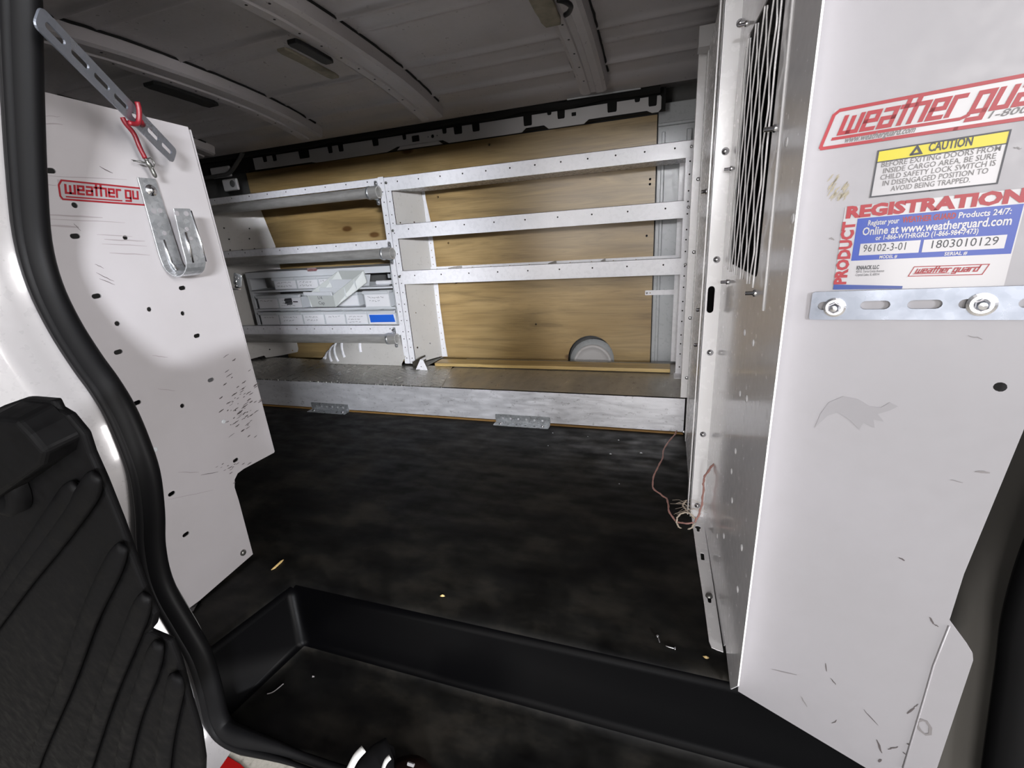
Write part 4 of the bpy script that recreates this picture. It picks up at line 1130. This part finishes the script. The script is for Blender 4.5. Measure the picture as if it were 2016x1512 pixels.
# bright post folded from the panel
PY = 1.16
def post(px_l, px_r, yv, name, m, z0_=0.0, z1_=1.30, depth=.03, slots=()):
    xl_ = P(px_l[0], px_l[1], 1, yv).x; xr_ = P(px_r[0], px_r[1], 1, yv).x
    bm = bmesh.new()
    plate(bm, rrect(0, 0, xr_-xl_, z1_-z0_, .002, 1), slots, .002, (xl_, yv, z0_), X, Z)
    box(bm, (xl_-.0005, yv-.0, z0_), (xl_+.0015, yv+depth, z1_))
    finish(name, bm, M[m], par); return xl_, xr_
sl = []
xl_, xr_ = P(1380, 695, 1, PY).x, P(1408, 695, 1, PY).x
cz = P(1400, 590, 1, PY).z
sl = [slot((xr_-xl_)*.42, cz+.0, .024, .0075, PI/2)]
bm = bmesh.new()
plate(bm, rrect(0, 0, .124-xl_, 1.30, .002, 1), sl, .002, (xl_, PY, 0), X, Z)
box(bm, (xl_-.0006, PY, 0), (xl_+.0014, PY+.03, 1.30)); box(bm, (xl_-.007, PY+.008, 0), (xl_-.0046, PY+.04, 1.30))
finish('centre_post', bm, M['post'], par)
for (bx_, by_) in ((1465, 45), (1431, 298), (1414, 511), (1401, 694), (1387, 855), (1376, 995)):
    c = P(bx_-3, by_, 1, PY); bm = bmesh.new()
    c.x = min(max(c.x, xl_+.01), .118)
    lathe(bm, c, (0, -1, 0), [(.0078, 0), (.0078, .0012), (.0055, .002), (.0048, .0045), (0, .006)], 14)
    finish('bolt', bm, M['bolt'], par, smooth=True)
for (bx_, by_) in ((1440, 332), (1433, 555), (1527, 253), (1470, 47), (1487, 577)):
    q = PP(bx_, by_, PX0, pn); bm = bmesh.new()
    lathe(bm, q, pn, [(.0055, 0), (.0055, .003), (.003, .004), (.003, .014), (0, .0145)], 12); finish('bolt', bm, M['bolt'], par, smooth=True)
# rear section behind the post, reaching the far wall
bm = bmesh.new(); box(bm, (.090, PY+.05, 0), (.092, 2.185, 1.235)); box(bm, (.0885, 1.64, 0.0), (.090, 1.69, 1.25)); finish('rear_section', bm, M['post'], par)
bm = bmesh.new(); box(bm, (.066, 1.70, BT+.002), (.0885, 1.702, 1.25)); box(bm, (.066, 1.702, BT+.002), (.068, 1.74, 1.25)); finish('rear_post', bm, M['post'], par)
for (bx_, by_) in ((1384, 352), (1377, 496), (1369, 626), (1361, 744), (1355, 851)):
    c = P(bx_-2, by_, 1, 1.70); c.x = min(max(c.x, .072), .084)
    bm = bmesh.new(); lathe(bm, c, (0, -1, 0), [(.0065, 0), (.0065, .002), (.004, .004), (0, .005)], 12); finish('bolt', bm, M['bolt'], par, smooth=True)
for (bx_, by_) in ((1391, 377), (1381, 610), (1376, 679)):
    q = P(bx_, by_, 0, .0885); bm = bmesh.new(); lathe(bm, q, (-1, 0, 0), [(.008, 0), (.008, .002), (.005, .003), (.0045, .012), (0, .014)], 12); finish('bolt', bm, M['bolt'], par, smooth=True)
# top rail of the arch near the roof
bm = bmesh.new(); box(bm, (.060, 1.60, 1.235), (.10, 1.66, 1.285)); finish('top_cleat', bm, M['strip'], par)
# expanded metal screen: strands zigzag, touching their neighbours
bm = bmesh.new(); n_ = 9; span = wu1-wu0; pw = span/n_; ph = .096; z0_ = wz-.006; zt_ = WT+.01
for i in range(n_+1):
    u0 = wu0 + i*pw; pts = []; k = 0; z = z0_ + (0 if i % 2 else .0)
    off = (i % 2)
    while z < zt_:
        side = 1 if (k + off) % 2 else -1
        du = side*pw*.5
        uu = min(max(u0+du, wu0), wu1)
        pts.append(PX0 + pd*(uu - side*pw*.02) + Z*z + pn*(.004 + .0016*side))
        pts.append(PX0 + pd*(uu - side*pw*.02) + Z*(z+ph*.09) + pn*(.004 + .0016*side))
        z += ph*.5; k += 1
    tube(bm, pts, .0014, 5)
finish('mesh_screen', bm, M['post'], par, smooth=True)
# drill marks on the glossy sheet
for (a, b_) in ((1466, 655), (1483, 675), (1457, 775), (1470, 785), (1448, 888), (1440, 928), (1441, 985), (1460, 1078), (1452, 1160), (1412, 1055), (1425, 1055), (1561, 430), (1549, 280)):
    bm = bmesh.new(); q = PP(a, b_, PX0, pn); lathe(bm, q, pn, [(.0058, 0), (.0048, .0014), (.0038, .0006), (0, .0006)], 12)
    finish('rivet_dimple', bm, M['partition'], par, smooth=True)
bm = bmesh.new(); tube(bm, [PP(1546, 120, PX0, pn)+Z*.2, PP(1508, 560, PX0, pn), PP(1503, 612, PX0, pn)], .0022, 8); finish('stiffening_fold', bm, M['post'], par, smooth=True)

# wing panel facing the doorway
WD = Vector((.93131, -.36422, 0)); WN = Vector((-.36422, -.93131, 0)); W0 = Vector((.1452, .652, 0))
def W(a, b_):
    q = PP(a, b_, W0, WN); d = q - W0; return (d.dot(WD), q.z)
def W3(a, b_, off=0.0): return PP(a, b_, W0, WN) + WN*off
wing = thing('wing_panel', 'tall white steel wing panel with stickers, facing the doorway on the right', 'partition panel', W0)
bm = bmesh.new()
ol = [W(1453, 1361), W(1705, 1512), W(1800, 1590), W(1845, 1512), W(1916, 1300), (W(1915, 1288)[0], W(1915, 1288)[1]), W(1903, 1268), W(1869, 1222), W(1898, 1130), W(2016, 845)]
r_up = W(2016, 845); ol += [(r_up[0]+.03, r_up[1]+.12), (r_up[0]+.06, 1.30), (W(1453, 1361)[0], 1.30)]
h1 = W(1969, 762)
plate(bm, ol, [circ(h1[0], h1[1], .0052, 12)], .0025, W0, WD, Z)
hexa(bm, [W0+Vector((-.0, .0, 0)), W0+Vector((.002, .0, 0)), W0+Vector((.002, .02, 0)), W0+Vector((.0, .02, 0)), W0+Vector((-.0, .0, 1.3)), W0+Vector((.002, .0, 1.3)), W0+Vector((.002, .02, 1.3)), W0+Vector((.0, .02, 1.3))])
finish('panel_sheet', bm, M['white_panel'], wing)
def wframe(p00, p10, p01):
    a = W3(*p00); b_ = W3(*p10); c = W3(*p01); lu = (b_-a).length; lv = (c-a).length
    return a, (b_-a)/lu, (c-a)/lv, lu, lv
# 1: large badge
a, u_, v_, lu, lv = wframe((1611, 296), (2016, 236), (1643.7, 217))
v_ = v_.normalized(); tfW = lambda x, y: a + u_*x + v_*y
bm = bmesh.new(); full = lu*1.42
poly3(bm, [tfW(0, 0)+WN*.0004, tfW(full, 0)+WN*.0004, tfW(full, lv)+WN*.0004, tfW(0, lv)+WN*.0004])
S1 = finish('badge_sticker', bm, M['sticker'], wing, label='white sticker with large red slanted lettering in a red outline', recalc=False)
bm = bmesh.new()
stroke(bm, [(full*.5, .0012), (.003, .0012), (.0012, .003), (.0012, lv-.005), (.005, lv-.0012), (full*.97, lv-.0012), (full*.99, lv-.004), (full*.99, .003), (full*.97, .0012), (full*.5, .0012)], .0034, tfW, WN, .0008)
hx = lv*.40
stroke(bm, [(.010, lv*.245), (lu*.705, lv*.245), (lu*.735, lv*.30), (lu*.735, lv*.34)], .0030, tfW, WN, .0008)
scl = (lu*.99) / (text_len('weather gua')*hx)
badge_text(bm, 'weather guard', .014, lv*.365, hx*1.0, tfW, WN, .0009, .25, .0, scl*.93)
finish('red_lettering', bm, M['red'], S1, recalc=False)
bm = bmesh.new(); add_text(bm, 'www.weatherguard.com', a, u_, v_, .0009, .022, lv*.095, .0088, width=lu*.37, bold=.015, shear=.1); add_text(bm, '1-800-456-7865', a, u_, v_, .0009, lu*.835, lv*.155, .0085, width=lu*.46, bold=.01, shear=.1)
finish('small_print', bm, M['greyink'], S1, recalc=False)['kind'] = 'stuff'
# 2: caution
a, u_, v_, lu, lv = wframe((1713.8, 388), (1962.7, 360.8), (1729.7, 297.4)); c11 = W3(1991, 257)
tfC = lambda x, y: a + u_*x + v_*y
# correct the upright so the fourth corner is met by the mean width
bm = bmesh.new(); poly3(bm, [tfC(0, 0)+WN*.0004, tfC(lu, 0)+WN*.0004, tfC(lu, lv)+WN*.0004, tfC(0, lv)+WN*.0004])
S2 = finish('caution_sticker', bm, M['sticker'], wing, label='white and yellow caution sticker', recalc=False)
bm = bmesh.new(); poly3(bm, [tfC(.0005, lv*.76)+WN*.0006, tfC(lu-.0005, lv*.76)+WN*.0006, tfC(lu-.0005, lv-.0005)+WN*.0006, tfC(.0005, lv-.0005)+WN*.0006]); finish('yellow_band', bm, M['yellow'], S2, recalc=False)
bm = bmesh.new()
stroke(bm, [(lu/2, 0), (0, 0), (0, lv), (lu, lv), (lu, 0), (lu/2, 0)], .0014, tfC, WN, .0008)
stroke(bm, [(0, lv*.755), (lu, lv*.755)], .0010, tfC, WN, .0008)
add_text(bm, 'CAUTION', a, u_, v_, .0009, lu*.42, lv*.825, .0115, width=lu*.33, bold=.025)
T0 = (lu*.325, lv*.815); tr_ = .0085
stroke(bm, [(T0[0]-tr_*.45, T0[1]), (T0[0]+tr_*.45, T0[1]), (T0[0], T0[1]+tr_*.8), (T0[0]-tr_*.4, T0[1]+.0004)], .0020, tfC, WN, .0009)
finish('heading', bm, M['ink'], S2, recalc=False)
bm = bmesh.new()
for i, (t_, x0_, x1_) in enumerate((('BEFORE EXITING DOORS FROM', .05, .965), ('INSIDE CARGO AREA, BE SURE', .075, .945), ('CHILD SAFETY LOCK SWITCH IS', .06, .955), ('IN DISENGAGED POSITION TO', .09, .915), ('AVOID BEING TRAPPED.', .17, .80))):
    add_text(bm, t_, a, u_, v_, .0009, lu*x0_, lv*(.635-.138*i), .0072, width=lu*(x1_-x0_), bold=.005)
add_text(bm, '96-0000', a, u_, v_, .0009, lu*.86, lv*.08, .004, width=lu*.1) if False else None
finish('small_print', bm, M['greyink'], S2, recalc=False)
# 3: registration
a, u_, v_, lu, lv = wframe((1643, 563), (1972, 562), (1665, 410))
a = W3(1640, 570); b_ = W3(1969, 563); c = W3(1664, 408); d = W3(2040, 372)
lu = (b_-a).length*1.0; lv = (c-a).length; u_ = ((b_-a).normalized()+(d-c).normalized()*.9).normalized(); v_ = (c-a).normalized(); lu = .128
lu = (W3(2003, 480)-W3(1655, 490)).dot(u_)
tfR = lambda x, y: a + u_*x + v_*y
bm = bmesh.new(); poly3(bm, [tfR(0, 0)+WN*.0004, tfR(lu, 0)+WN*.0004, tfR(lu, lv)+WN*.0004, tfR(0, lv)+WN*.0004])
S3 = finish('registration_sticker', bm, M['sticker'], wing, label='white registration sticker with red heading and blue field', recalc=False)
def RL(px, py):
    q = W3(px, py) - a
    # solve in the slightly skewed frame
    uu, uv, vv = 1.0, u_.dot(v_), 1.0
    x, y = q.dot(u_), q.dot(v_); det = 1-uv*uv
    return ((x-uv*y)/det, (y-uv*x)/det)
bx0 = RL(1675, 512)[0]*.5+RL(1690, 429)[0]*.5; by0 = (RL(1675, 512)[1]+RL(1990, 501)[1])/2; by1 = (RL(1690, 429)[1]+RL(2010, 403)[1])/2
bx1 = lu-.001
bm = bmesh.new(); poly3(bm, [tfR(bx0, by0)+WN*.0006, tfR(bx1, by0)+WN*.0006, tfR(bx1, by1)+WN*.0006, tfR(bx0, by1)+WN*.0006]); finish('blue_field', bm, M['blue'], S3, recalc=False)
bw, bh = bx1-bx0, by1-by0
bm = bmesh.new(); poly3(bm, [tfR(0, 0)+WN*.0006, tfR(bw*.5, 0)+WN*.0006, tfR(bw*.5, .003)+WN*.0006, tfR(0, .006)+WN*.0006]); finish('navy_foot', bm, M['navy'], S3, recalc=False)
for x0_, x1_ in ((.05, .455), (.475, .955)):
    bm = bmesh.new(); poly3(bm, [tfR(bx0+bw*x0_, by0+bh*.12)+WN*.0008, tfR(bx0+bw*x1_, by0+bh*.12)+WN*.0008, tfR(bx0+bw*x1_, by0+bh*.40)+WN*.0008, tfR(bx0+bw*x0_, by0+bh*.40)+WN*.0008]); finish('number_field', bm, M['sticker'], S3, recalc=False)
bm = bmesh.new()
T = lambda t_, x, y, s, wdt, **k: add_text(bm, t_, a, u_, v_, .0009, bx0+bw*x, by0+bh*y, s, width=bw*wdt, **k)
T('Register your', .08, .82, .0078, .21, bold=.02); T('Products 24/7:', .655, .82, .0078, .29, bold=.02)
T('Online at www.weatherguard.com', .05, .60, .0118, .91, bold=.02); T('or 1-866-WTHRGRD (1-866-984-7473)', .15, .465, .0070, .64, bold=.02)
T('MODEL #', .20, .025, .0048, .12, bold=.02); T('SERIAL #', .62, .025, .0048, .135, bold=.02)
finish('white_lettering', bm, M['sticker'], S3, recalc=False)
bm = bmesh.new(); T('WEATHER GUARD', .31, .82, .0080, .33, bold=.03)
add_text(bm, 'REGISTRATION', a, u_, v_, .0009, .002, by1+.002, .0165, width=lu-.003, bold=.055)
add_text(bm, 'PRODUCT', tfR(bx0-.002, .006), v_, -u_, .0009, 0, 0, .0155, width=by1-.008, bold=.05)
finish('red_heading', bm, M['red'], S3, recalc=False)
bm = bmesh.new(); T('96102-3-01', .075, .20, .0115, .29); T('1803010129', .53, .20, .0115, .385)
T('KNAACK LLC', .05, -.22, .0058, .16, bold=.03); T('420 E. Terra Cotta Avenue', .05, -.30, .0040, .20); T('Crystal Lake, IL 60014', .05, -.38, .0040, .17)
finish('black_lettering', bm, M['ink'], S3, recalc=False)
bm = bmesh.new(); bx2, by2, bl2, bh2 = bx0+bw*.42, by0-bh*.42, bw*.45, .0098
sh_ = lambda x, y: tfR(bx2+x+y*.35, by2+y)
stroke(bm, [(bl2/2, 0), (0, 0), (0, bh2), (bl2, bh2), (bl2, 0), (bl2/2, 0)], .0008, sh_, WN, .0009); stroke(bm, [(.003, .0022), (bl2*.55, .0022)], .0006, sh_, WN, .0009)
h2 = .0038; badge_text(bm, 'weather guard', .004, .0034, h2, sh_, WN, .0009, .3, 0, (bl2-.008)/(text_len('weather guard')*h2))
finish('small_badge', bm, M['red'], S3, recalc=False)
# smudges and scuffs of the wing
def WL(px, py): return W(px, py)
bm = bmesh.new()
seg = [((1770, 1097), (1782, 1104), .0022), ((1830, 1215), (1838, 1228), .0022), ((1838, 1228), (1848, 1234), .0016), ((1625, 1305), (1628, 1322), .0014), ((1636, 1335), (1646, 1348), .0018), ((1700, 1396), (1728, 1427), .0014), ((1726, 1456), (1736, 1482), .0028), ((1748, 1475), (1768, 1470), .0018), ((1786, 1405), (1800, 1393), .0022), ((1800, 1393), (1808, 1386), .001), ((1638, 1424), (1648, 1418), .0012), ((1786, 1464), (1792, 1466), .003), ((1730, 1500), (1735, 1494), .003), ((1778, 1480), (1784, 1486), .002)]
scuffs(bm, seg, W0, WD, Z, .0004, W)
finish('scuff_marks', bm, M['scuff'], wing)['kind'] = 'stuff'
bm = bmesh.new()
pts = [W(*q) for q in ((1806, 1420), (1815, 1417), (1824, 1420), (1832, 1432), (1831, 1445), (1822, 1446), (1812, 1438), (1806, 1428), (1806, 1420))]
ribbon(bm, pts, .0035, W0, WD, Z, .0004)
seg = [((1870, 945), (1895, 949), .0012), ((1920, 928), (1948, 930), .003), ((1632, 468), (1642, 472), .002), ((1520, 1318), (1568, 1328), .0016), ((1576, 1370), (1590, 1392), .0018), ((1905, 660), (1935, 668), .001), ((1995, 290), (2012, 293), .0012)]
scuffs(bm, seg, W0, WD, Z, .0004, W)
finish('grey_smears', bm, M['smudge'], wing)['kind'] = 'stuff'
bm = bmesh.new()
bl = [W(*q) for q in ((1604, 842), (1615, 815), (1632, 792), (1660, 780), (1690, 786), (1712, 800), (1735, 802), (1752, 792), (1768, 800), (1752, 808), (1728, 815), (1740, 830), (1720, 826), (1722, 842), (1700, 832), (1692, 846), (1672, 826), (1650, 812), (1630, 818))]
plate(bm, bl, [], .0003, W0, WD, Z, .0004)
finish('faint_smudge', bm, M['faint'], wing, recalc=False)
bm = bmesh.new(); seg = []
for k in range(22):
    t = k/21; x_ = 1628+36*random.random(); y_ = 400-44*random.random(); seg.append(((x_, y_), (x_+12, y_-16), random.uniform(.0006, .0022)))
scuffs(bm, seg, W0, WD, Z, .0004, W); finish('yellow_stain', bm, M['rust'], wing)['kind'] = 'stuff'
# slight outward bulge strip along the wing's lower right edge
bm = bmesh.new()
tube(bm, [W3(1869, 1232, .0), W3(1838, 1310, .0), W3(1818, 1380, .0), W3(1778, 1512, .0)], .0012, 6); finish('pressed_crease', bm, M['white_panel'], wing, smooth=True)

# slotted bar bolted across the wing
wb = thing('slotted_bar', 'galvanised slotted bar bolted across the white wing panel below the stickers', 'slotted bar', W3(1600, 600))
p0 = W3(1597, 601.5, .004); p1 = W3(2030, 595, .004); ul = (p1-p0).normalized()
bm = bmesh.new(); L = (p1-p0).length+.06
hh_ = (W3(1640, 573)-W3(1640, 628)).length
def BU(px, py): q = W3(px, py, .004)-p0; return q.dot(ul), q.z-p0.z-(ul.z*q.dot(ul))
hl = []
for (x0_, x1_) in ((1611, 1634), (1694, 1753), (1786, 1855), (1890, 1910), (2008, 2030)):
    a_ = BU(x0_, 600)[0]; b_ = BU(x1_, 600)[0]; r = hh_*.145
    hl.append(slot((a_+b_)/2, 0, max((b_-a_)/2-r, .0005), r))
plate(bm, rrect(0, -hh_/2, L, hh_/2, .003), hl, .003, p0, ul, Z)
finish('bar', bm, M['galvbar'], wb, bevel=(.0006, 1))
for (bx_, by_, ww_) in ((1644, 604, 1.0), (1932, 598, 1.05)):
    c = W3(bx_, by_, .0042); bm = bmesh.new()
    lathe(bm, c, WN, [(.0112*ww_, 0), (.0112*ww_, .0016), (.0090, .0022), (.0062, .0022)], 24); wsh = finish('washer', bm, M['bolt'], wb, smooth=False)
    bm = bmesh.new(); lathe(bm, c+WN*.0022, WN, [(.0064, 0), (.0064, .0045), (.0052, .0058)], 6); lathe(bm, c+WN*.0022, WN, [(.0036, .005), (.0036, .010), (0, .0105)], 14); finish('nut', bm, M['bolt'], wsh)

# ------------------------------------------------------------------ things on the roof bows
def roof_pad(label, cx_, y0_, y1_, wd, m, dz, nm, cat, th=.012, dx=0.0):
    root = thing(nm, label, cat, (cx_, (y0_+y1_)/2, zroof((y0_+y1_)/2)-dz-th))
    bm = bmesh.new(); k = 10; rows = []
    for i in range(k+1):
        yy = y0_+(y1_-y0_)*i/k; z = zroof(yy)-dz; xx = cx_+dx*i/k
        wv = wd*(1+.12*noise.noise(Vector((yy*20, cx_*3, 0)))) * (.75 if i in (0, k) else 1)
        rows.append([bm.verts.new((xx-wv/2, yy, z)), bm.verts.new((xx+wv/2, yy, z)), bm.verts.new((xx+wv/2, yy, z-th)), bm.verts.new((xx-wv/2, yy, z-th))])
    for A, B in zip(rows, rows[1:]):
        for j in range(4): bm.faces.new((A[j], A[(j+1) % 4], B[(j+1) % 4], B[j]))
    bm.faces.new(rows[0]); bm.faces.new(rows[-1]); finish('pad_body', bm, M[m], root, bevel=(.003, 2)); return root
roof_pad('ragged black foam strip stuck beside the middle roof rib', -1.030, 1.26, 1.42, .040, 'black', .002, 'foam_strip', 'foam strip')
roof_pad('tan board strip hanging beside the middle roof rib', -1.075, 1.265, 1.50, .040, 'tan', .014, 'board_strip', 'board', th=.008)
roof_pad('black foam strip stuck behind the leftmost visible roof rib', -1.67, 1.30, 1.54, .065, 'hole', .0, 'foam_strip', 'foam strip')
roof_pad('tan board strip at the top edge beside the right roof rib', -.325, 1.17, 1.48, .055, 'tan', .006, 'board_strip', 'board', th=.010)
lp = thing('strap_loop', 'black strap loop hanging beside the tan board on the right roof rib', 'strap', P(1112, 15, 2, 1.29))
bm = bmesh.new(); tube(bm, smooth_path([P(*q, 2, 1.29) for q in ((1098, 0), (1112, 3), (1124, 12), (1120, 24), (1112, 30))], 4), .006, 8); finish('loop', bm, M['black'], lp, smooth=True)

# ------------------------------------------------------------------ loose things
def wire(nm, label, pts, r, m):
    root = thing(nm, label, 'wire', pts[0]); bm = bmesh.new()
    s_ = smooth_path(pts, 6)
    tube(bm, s_, r, 6); finish('strand', bm, M[m], root, smooth=True)
    bm = bmesh.new(); off = [p + Vector((math.cos(i*1.1), math.sin(i*1.1), 0))*r*1.1 for i, p in enumerate(s_)]
    tube(bm, off, r*.8, 6); finish('twisted_strand', bm, M[m], root, smooth=True)
def FP(px, py, y): return P(px, py, 1, y)
wire('twisted_wire', 'pinkish twisted wire trailing from the bench corner down to the partition foot', [FP(1332, 848, 1.66), FP(1328, 856, 1.62), FP(1309, 880, 1.52), FP(1303, 905, 1.42), FP(1290, 930, 1.34), FP(1285, 958, 1.27), FP(1302, 974, 1.22), FP(1314, 984, 1.19), FP(1317, 1005, 1.14), FP(1330, 1025, 1.11), FP(1348, 1030, 1.09), FP(1366, 1029, 1.085)], .0021, 'wire')
wire('twisted_wire', 'short reddish twisted wire standing up against the partition post', [FP(1368, 1028, 1.085), FP(1376, 1012, 1.09), FP(1382, 990, 1.09), FP(1385, 960, 1.085), FP(1386, 942, 1.08), FP(1398, 922, 1.06), FP(1413, 907, 1.04)], .0021, 'wire')
lr = [FP(1350+18*math.cos(t), 1026+17*math.sin(t), 1.10) for t in [i*2*PI/10 + .3 for i in range(10)]] + [FP(1345, 996, 1.15), FP(1352, 985, 1.17)]
wire('wire_coil', 'small coil of pale wire at the foot of the partition', lr, .0018, 'wireclear')
hair = thing('wire_strands', 'fine frayed strands beside the coil of pale wire', 'wire', FP(1345, 995, 1.14)); hair['kind'] = 'stuff'
bm = bmesh.new()
for k in range(10):
    a_ = FP(random.uniform(1318, 1340), random.uniform(975, 1015), 1.14); b_ = FP(random.uniform(1355, 1420), random.uniform(990, 1020), 1.10); c_ = (a_+b_)/2 + Vector((0, 0, random.uniform(0, .02)))
    tube(bm, smooth_path([a_, c_, b_], 4), .0004, 4)
finish('strands', bm, M['wireclear'], hair)['kind'] = 'stuff'
def screw(px, py, ang, label, L=.016):
    p = P(px, py, 2, .003); root = thing('loose_screw', label, 'screw', p, 'loose screws on the cargo floor'); d = Vector((math.cos(ang), math.sin(ang), 0))
    bm = bmesh.new(); lathe(bm, p - d*L/2, d, [(0, 0), (.0012, .003), (.0013, L)], 8); finish('shank', bm, M['bolt'], root, smooth=True)
    bm = bmesh.new(); lathe(bm, p + d*L/2, d, [(.0013, -.001), (.0035, .001), (.0035, .002), (0, .0026)], 10); finish('head', bm, M['bolt'], root, smooth=True)
screw(1318, 1274, -.1, 'small silver screw lying flat near the step edge', .018)
screw(1297, 1260, 1.9, 'small silver screw on its point beside the flat one near the step edge', .014)
def chip(px, py, s, m, label, z=.0):
    p = P(px, py, 2, z+.002); bm = bmesh.new(); n_ = 7
    a_ = [bm.verts.new(p + Vector((s*random.uniform(.5, 1)*math.cos(i*2*PI/n_), s*.7*random.uniform(.5, 1)*math.sin(i*2*PI/n_), -.0015))) for i in range(n_)]
    t_ = bm.verts.new(p + Vector((0, 0, s*.35)))
    for i in range(n_): bm.faces.new((a_[i], a_[(i+1) % n_], t_))
    bm.faces.new(a_); finish('wood_chip' if m == 'board' else 'grit_crumb', bm, M[m], label=label, cat='debris')
chip(871, 1172, .008, 'board', 'tan wood chip on the black floor behind the step edge')
chip(1390, 1293, .007, 'board', 'tan wood chip on the black floor beside the partition foot')
for i, (a_, b_, s) in enumerate(((1202, 893, .006), (1262, 891, .006), (1218, 866, .004), (1079, 877, .0035), (1088, 852, .004), (968, 790, .0) , (1219, 952, .003), (1157, 859, .003))):
    if s: chip(a_, b_, s, 'greywall', ('pale crumb on the floor, left of the right hand pair near the bench', 'pale crumb on the floor, nearest the partition', 'pale crumb close to the bench foot, right of centre', 'small pale crumb on the floor below the middle bracket', 'pale crumb just below the right end of the middle bracket', '', 'small pale crumb on the floor far from the bench', 'small pale crumb below the bench front')[i])
bm = bmesh.new()
pts = [P(*q, 2, .002) for q in ((534, 1122), (540, 1118), (553, 1106), (558, 1102))]
tube(bm, pts, [.001, .0028, .0030, .001], 6); finish('pale_splinter', bm, M['board'], label='pale splinter lying on the black floor beside the left panel foot', cat='debris')
bm = bmesh.new(); tube(bm, smooth_path([P(*q, 2, ZS+.003) for q in ((526, 1366), (536, 1363), (545, 1357), (558, 1346))], 4), .0012, 5); finish('plastic_scrap', bm, M['smudge'], label='thin curled plastic scrap lying in the step well', cat='debris')
for i, (a_, b_, s, lb) in enumerate(((616, 1331, .005, 'pale fleck in the step well near its rear corner'), (1121, 1401, .004, 'pale fleck in the step well near the riser'), (1088, 1412, .003, 'small pale fleck left of another in the step well'))):
    chip(a_, b_, s, 'smudge', lb, ZS)

# shoe resting on the sill at the bottom edge
sh = thing('sneaker', 'black and brown sneaker with white stripes on the sill at the bottom edge', 'shoe', (-.46, .36, ZS))
bm = bmesh.new(); rows = []; n_ = 16
for i in range(13):
    t = i/12; yy = .475 - t*.26
    wv = .046*math.sin(PI*min(.5, .06+t*1.6))+.0; hv = .030+.055*t**1.1
    if i == 0: wv *= .5; hv *= .7
    cx_ = -.470+.05*t
    row = []
    for j in range(n_):
        a_ = 2*PI*j/n_; s_, c_ = math.sin(a_), math.cos(a_)
        row.append(bm.verts.new((cx_ + wv*c_*abs(c_)**-.15 if abs(c_) > 1e-3 else cx_, yy, ZS+.024 + hv*max(0, s_)**.8 if s_ > 0 else ZS+.022+.008*s_)))
    rows.append(row)
for A, B in zip(rows, rows[1:]):
    for j in range(n_): bm.faces.new((A[j], A[(j+1) % n_], B[(j+1) % n_], B[j]))
bm.faces.new(rows[0]); bm.faces.new(rows[-1]); finish('upper', bm, M['black'], sh, smooth=True)
bm = bmesh.new(); so = []
outl = [(-.470+.05*((.475-y_)/.26) + s_*(.050*math.sin(PI*min(.5, .10+((.475-y_)/.26)*1.5))), y_) for s_, ys in ((-1, [.48-.02*i for i in range(14)]), (1, [.22+.02*i for i in range(14)])) for y_ in ys]
plate(bm, outl, [], .020, (0, 0, ZS+.0215), X, Y); finish('sole', bm, M['black'], sh, bevel=(.004, 2))
for (a_, b_, w_) in (((716, 1474), (686, 1520), .008), ((768, 1490), (752, 1520), .005)):
    bm = bmesh.new(); pA = P(*a_, 2, ZS+.075); pB = P(*b_, 2, ZS+.055)
    pm = (pA+pB)/2 + Z*.006
    tube(bm, smooth_path([pA, pm, pB], 4), w_, 8, flat=(Z, .35)); finish('white_stripe', bm, M['shoewhite'], sh, smooth=True)
bm = bmesh.new(); pA = P(803, 1503, 2, ZS+.06); tube(bm, [pA, pA+Vector((.012, .0, 0))], .003, 6); finish('lace_tag', bm, M['sticker'], sh)
bm = bmesh.new(); pA = P(790, 1506, 2, ZS+.045); lathe(bm, pA+Vector((.015, -.02, -.03)), (0, 0, 1), [(.055, 0), (.052, .012), (.035, .022), (0, .026)], 20); finish('brown_panel', bm, mat('brown_leather', (.010, .004, .003), .8, spec=.1)[0], sh, smooth=True)
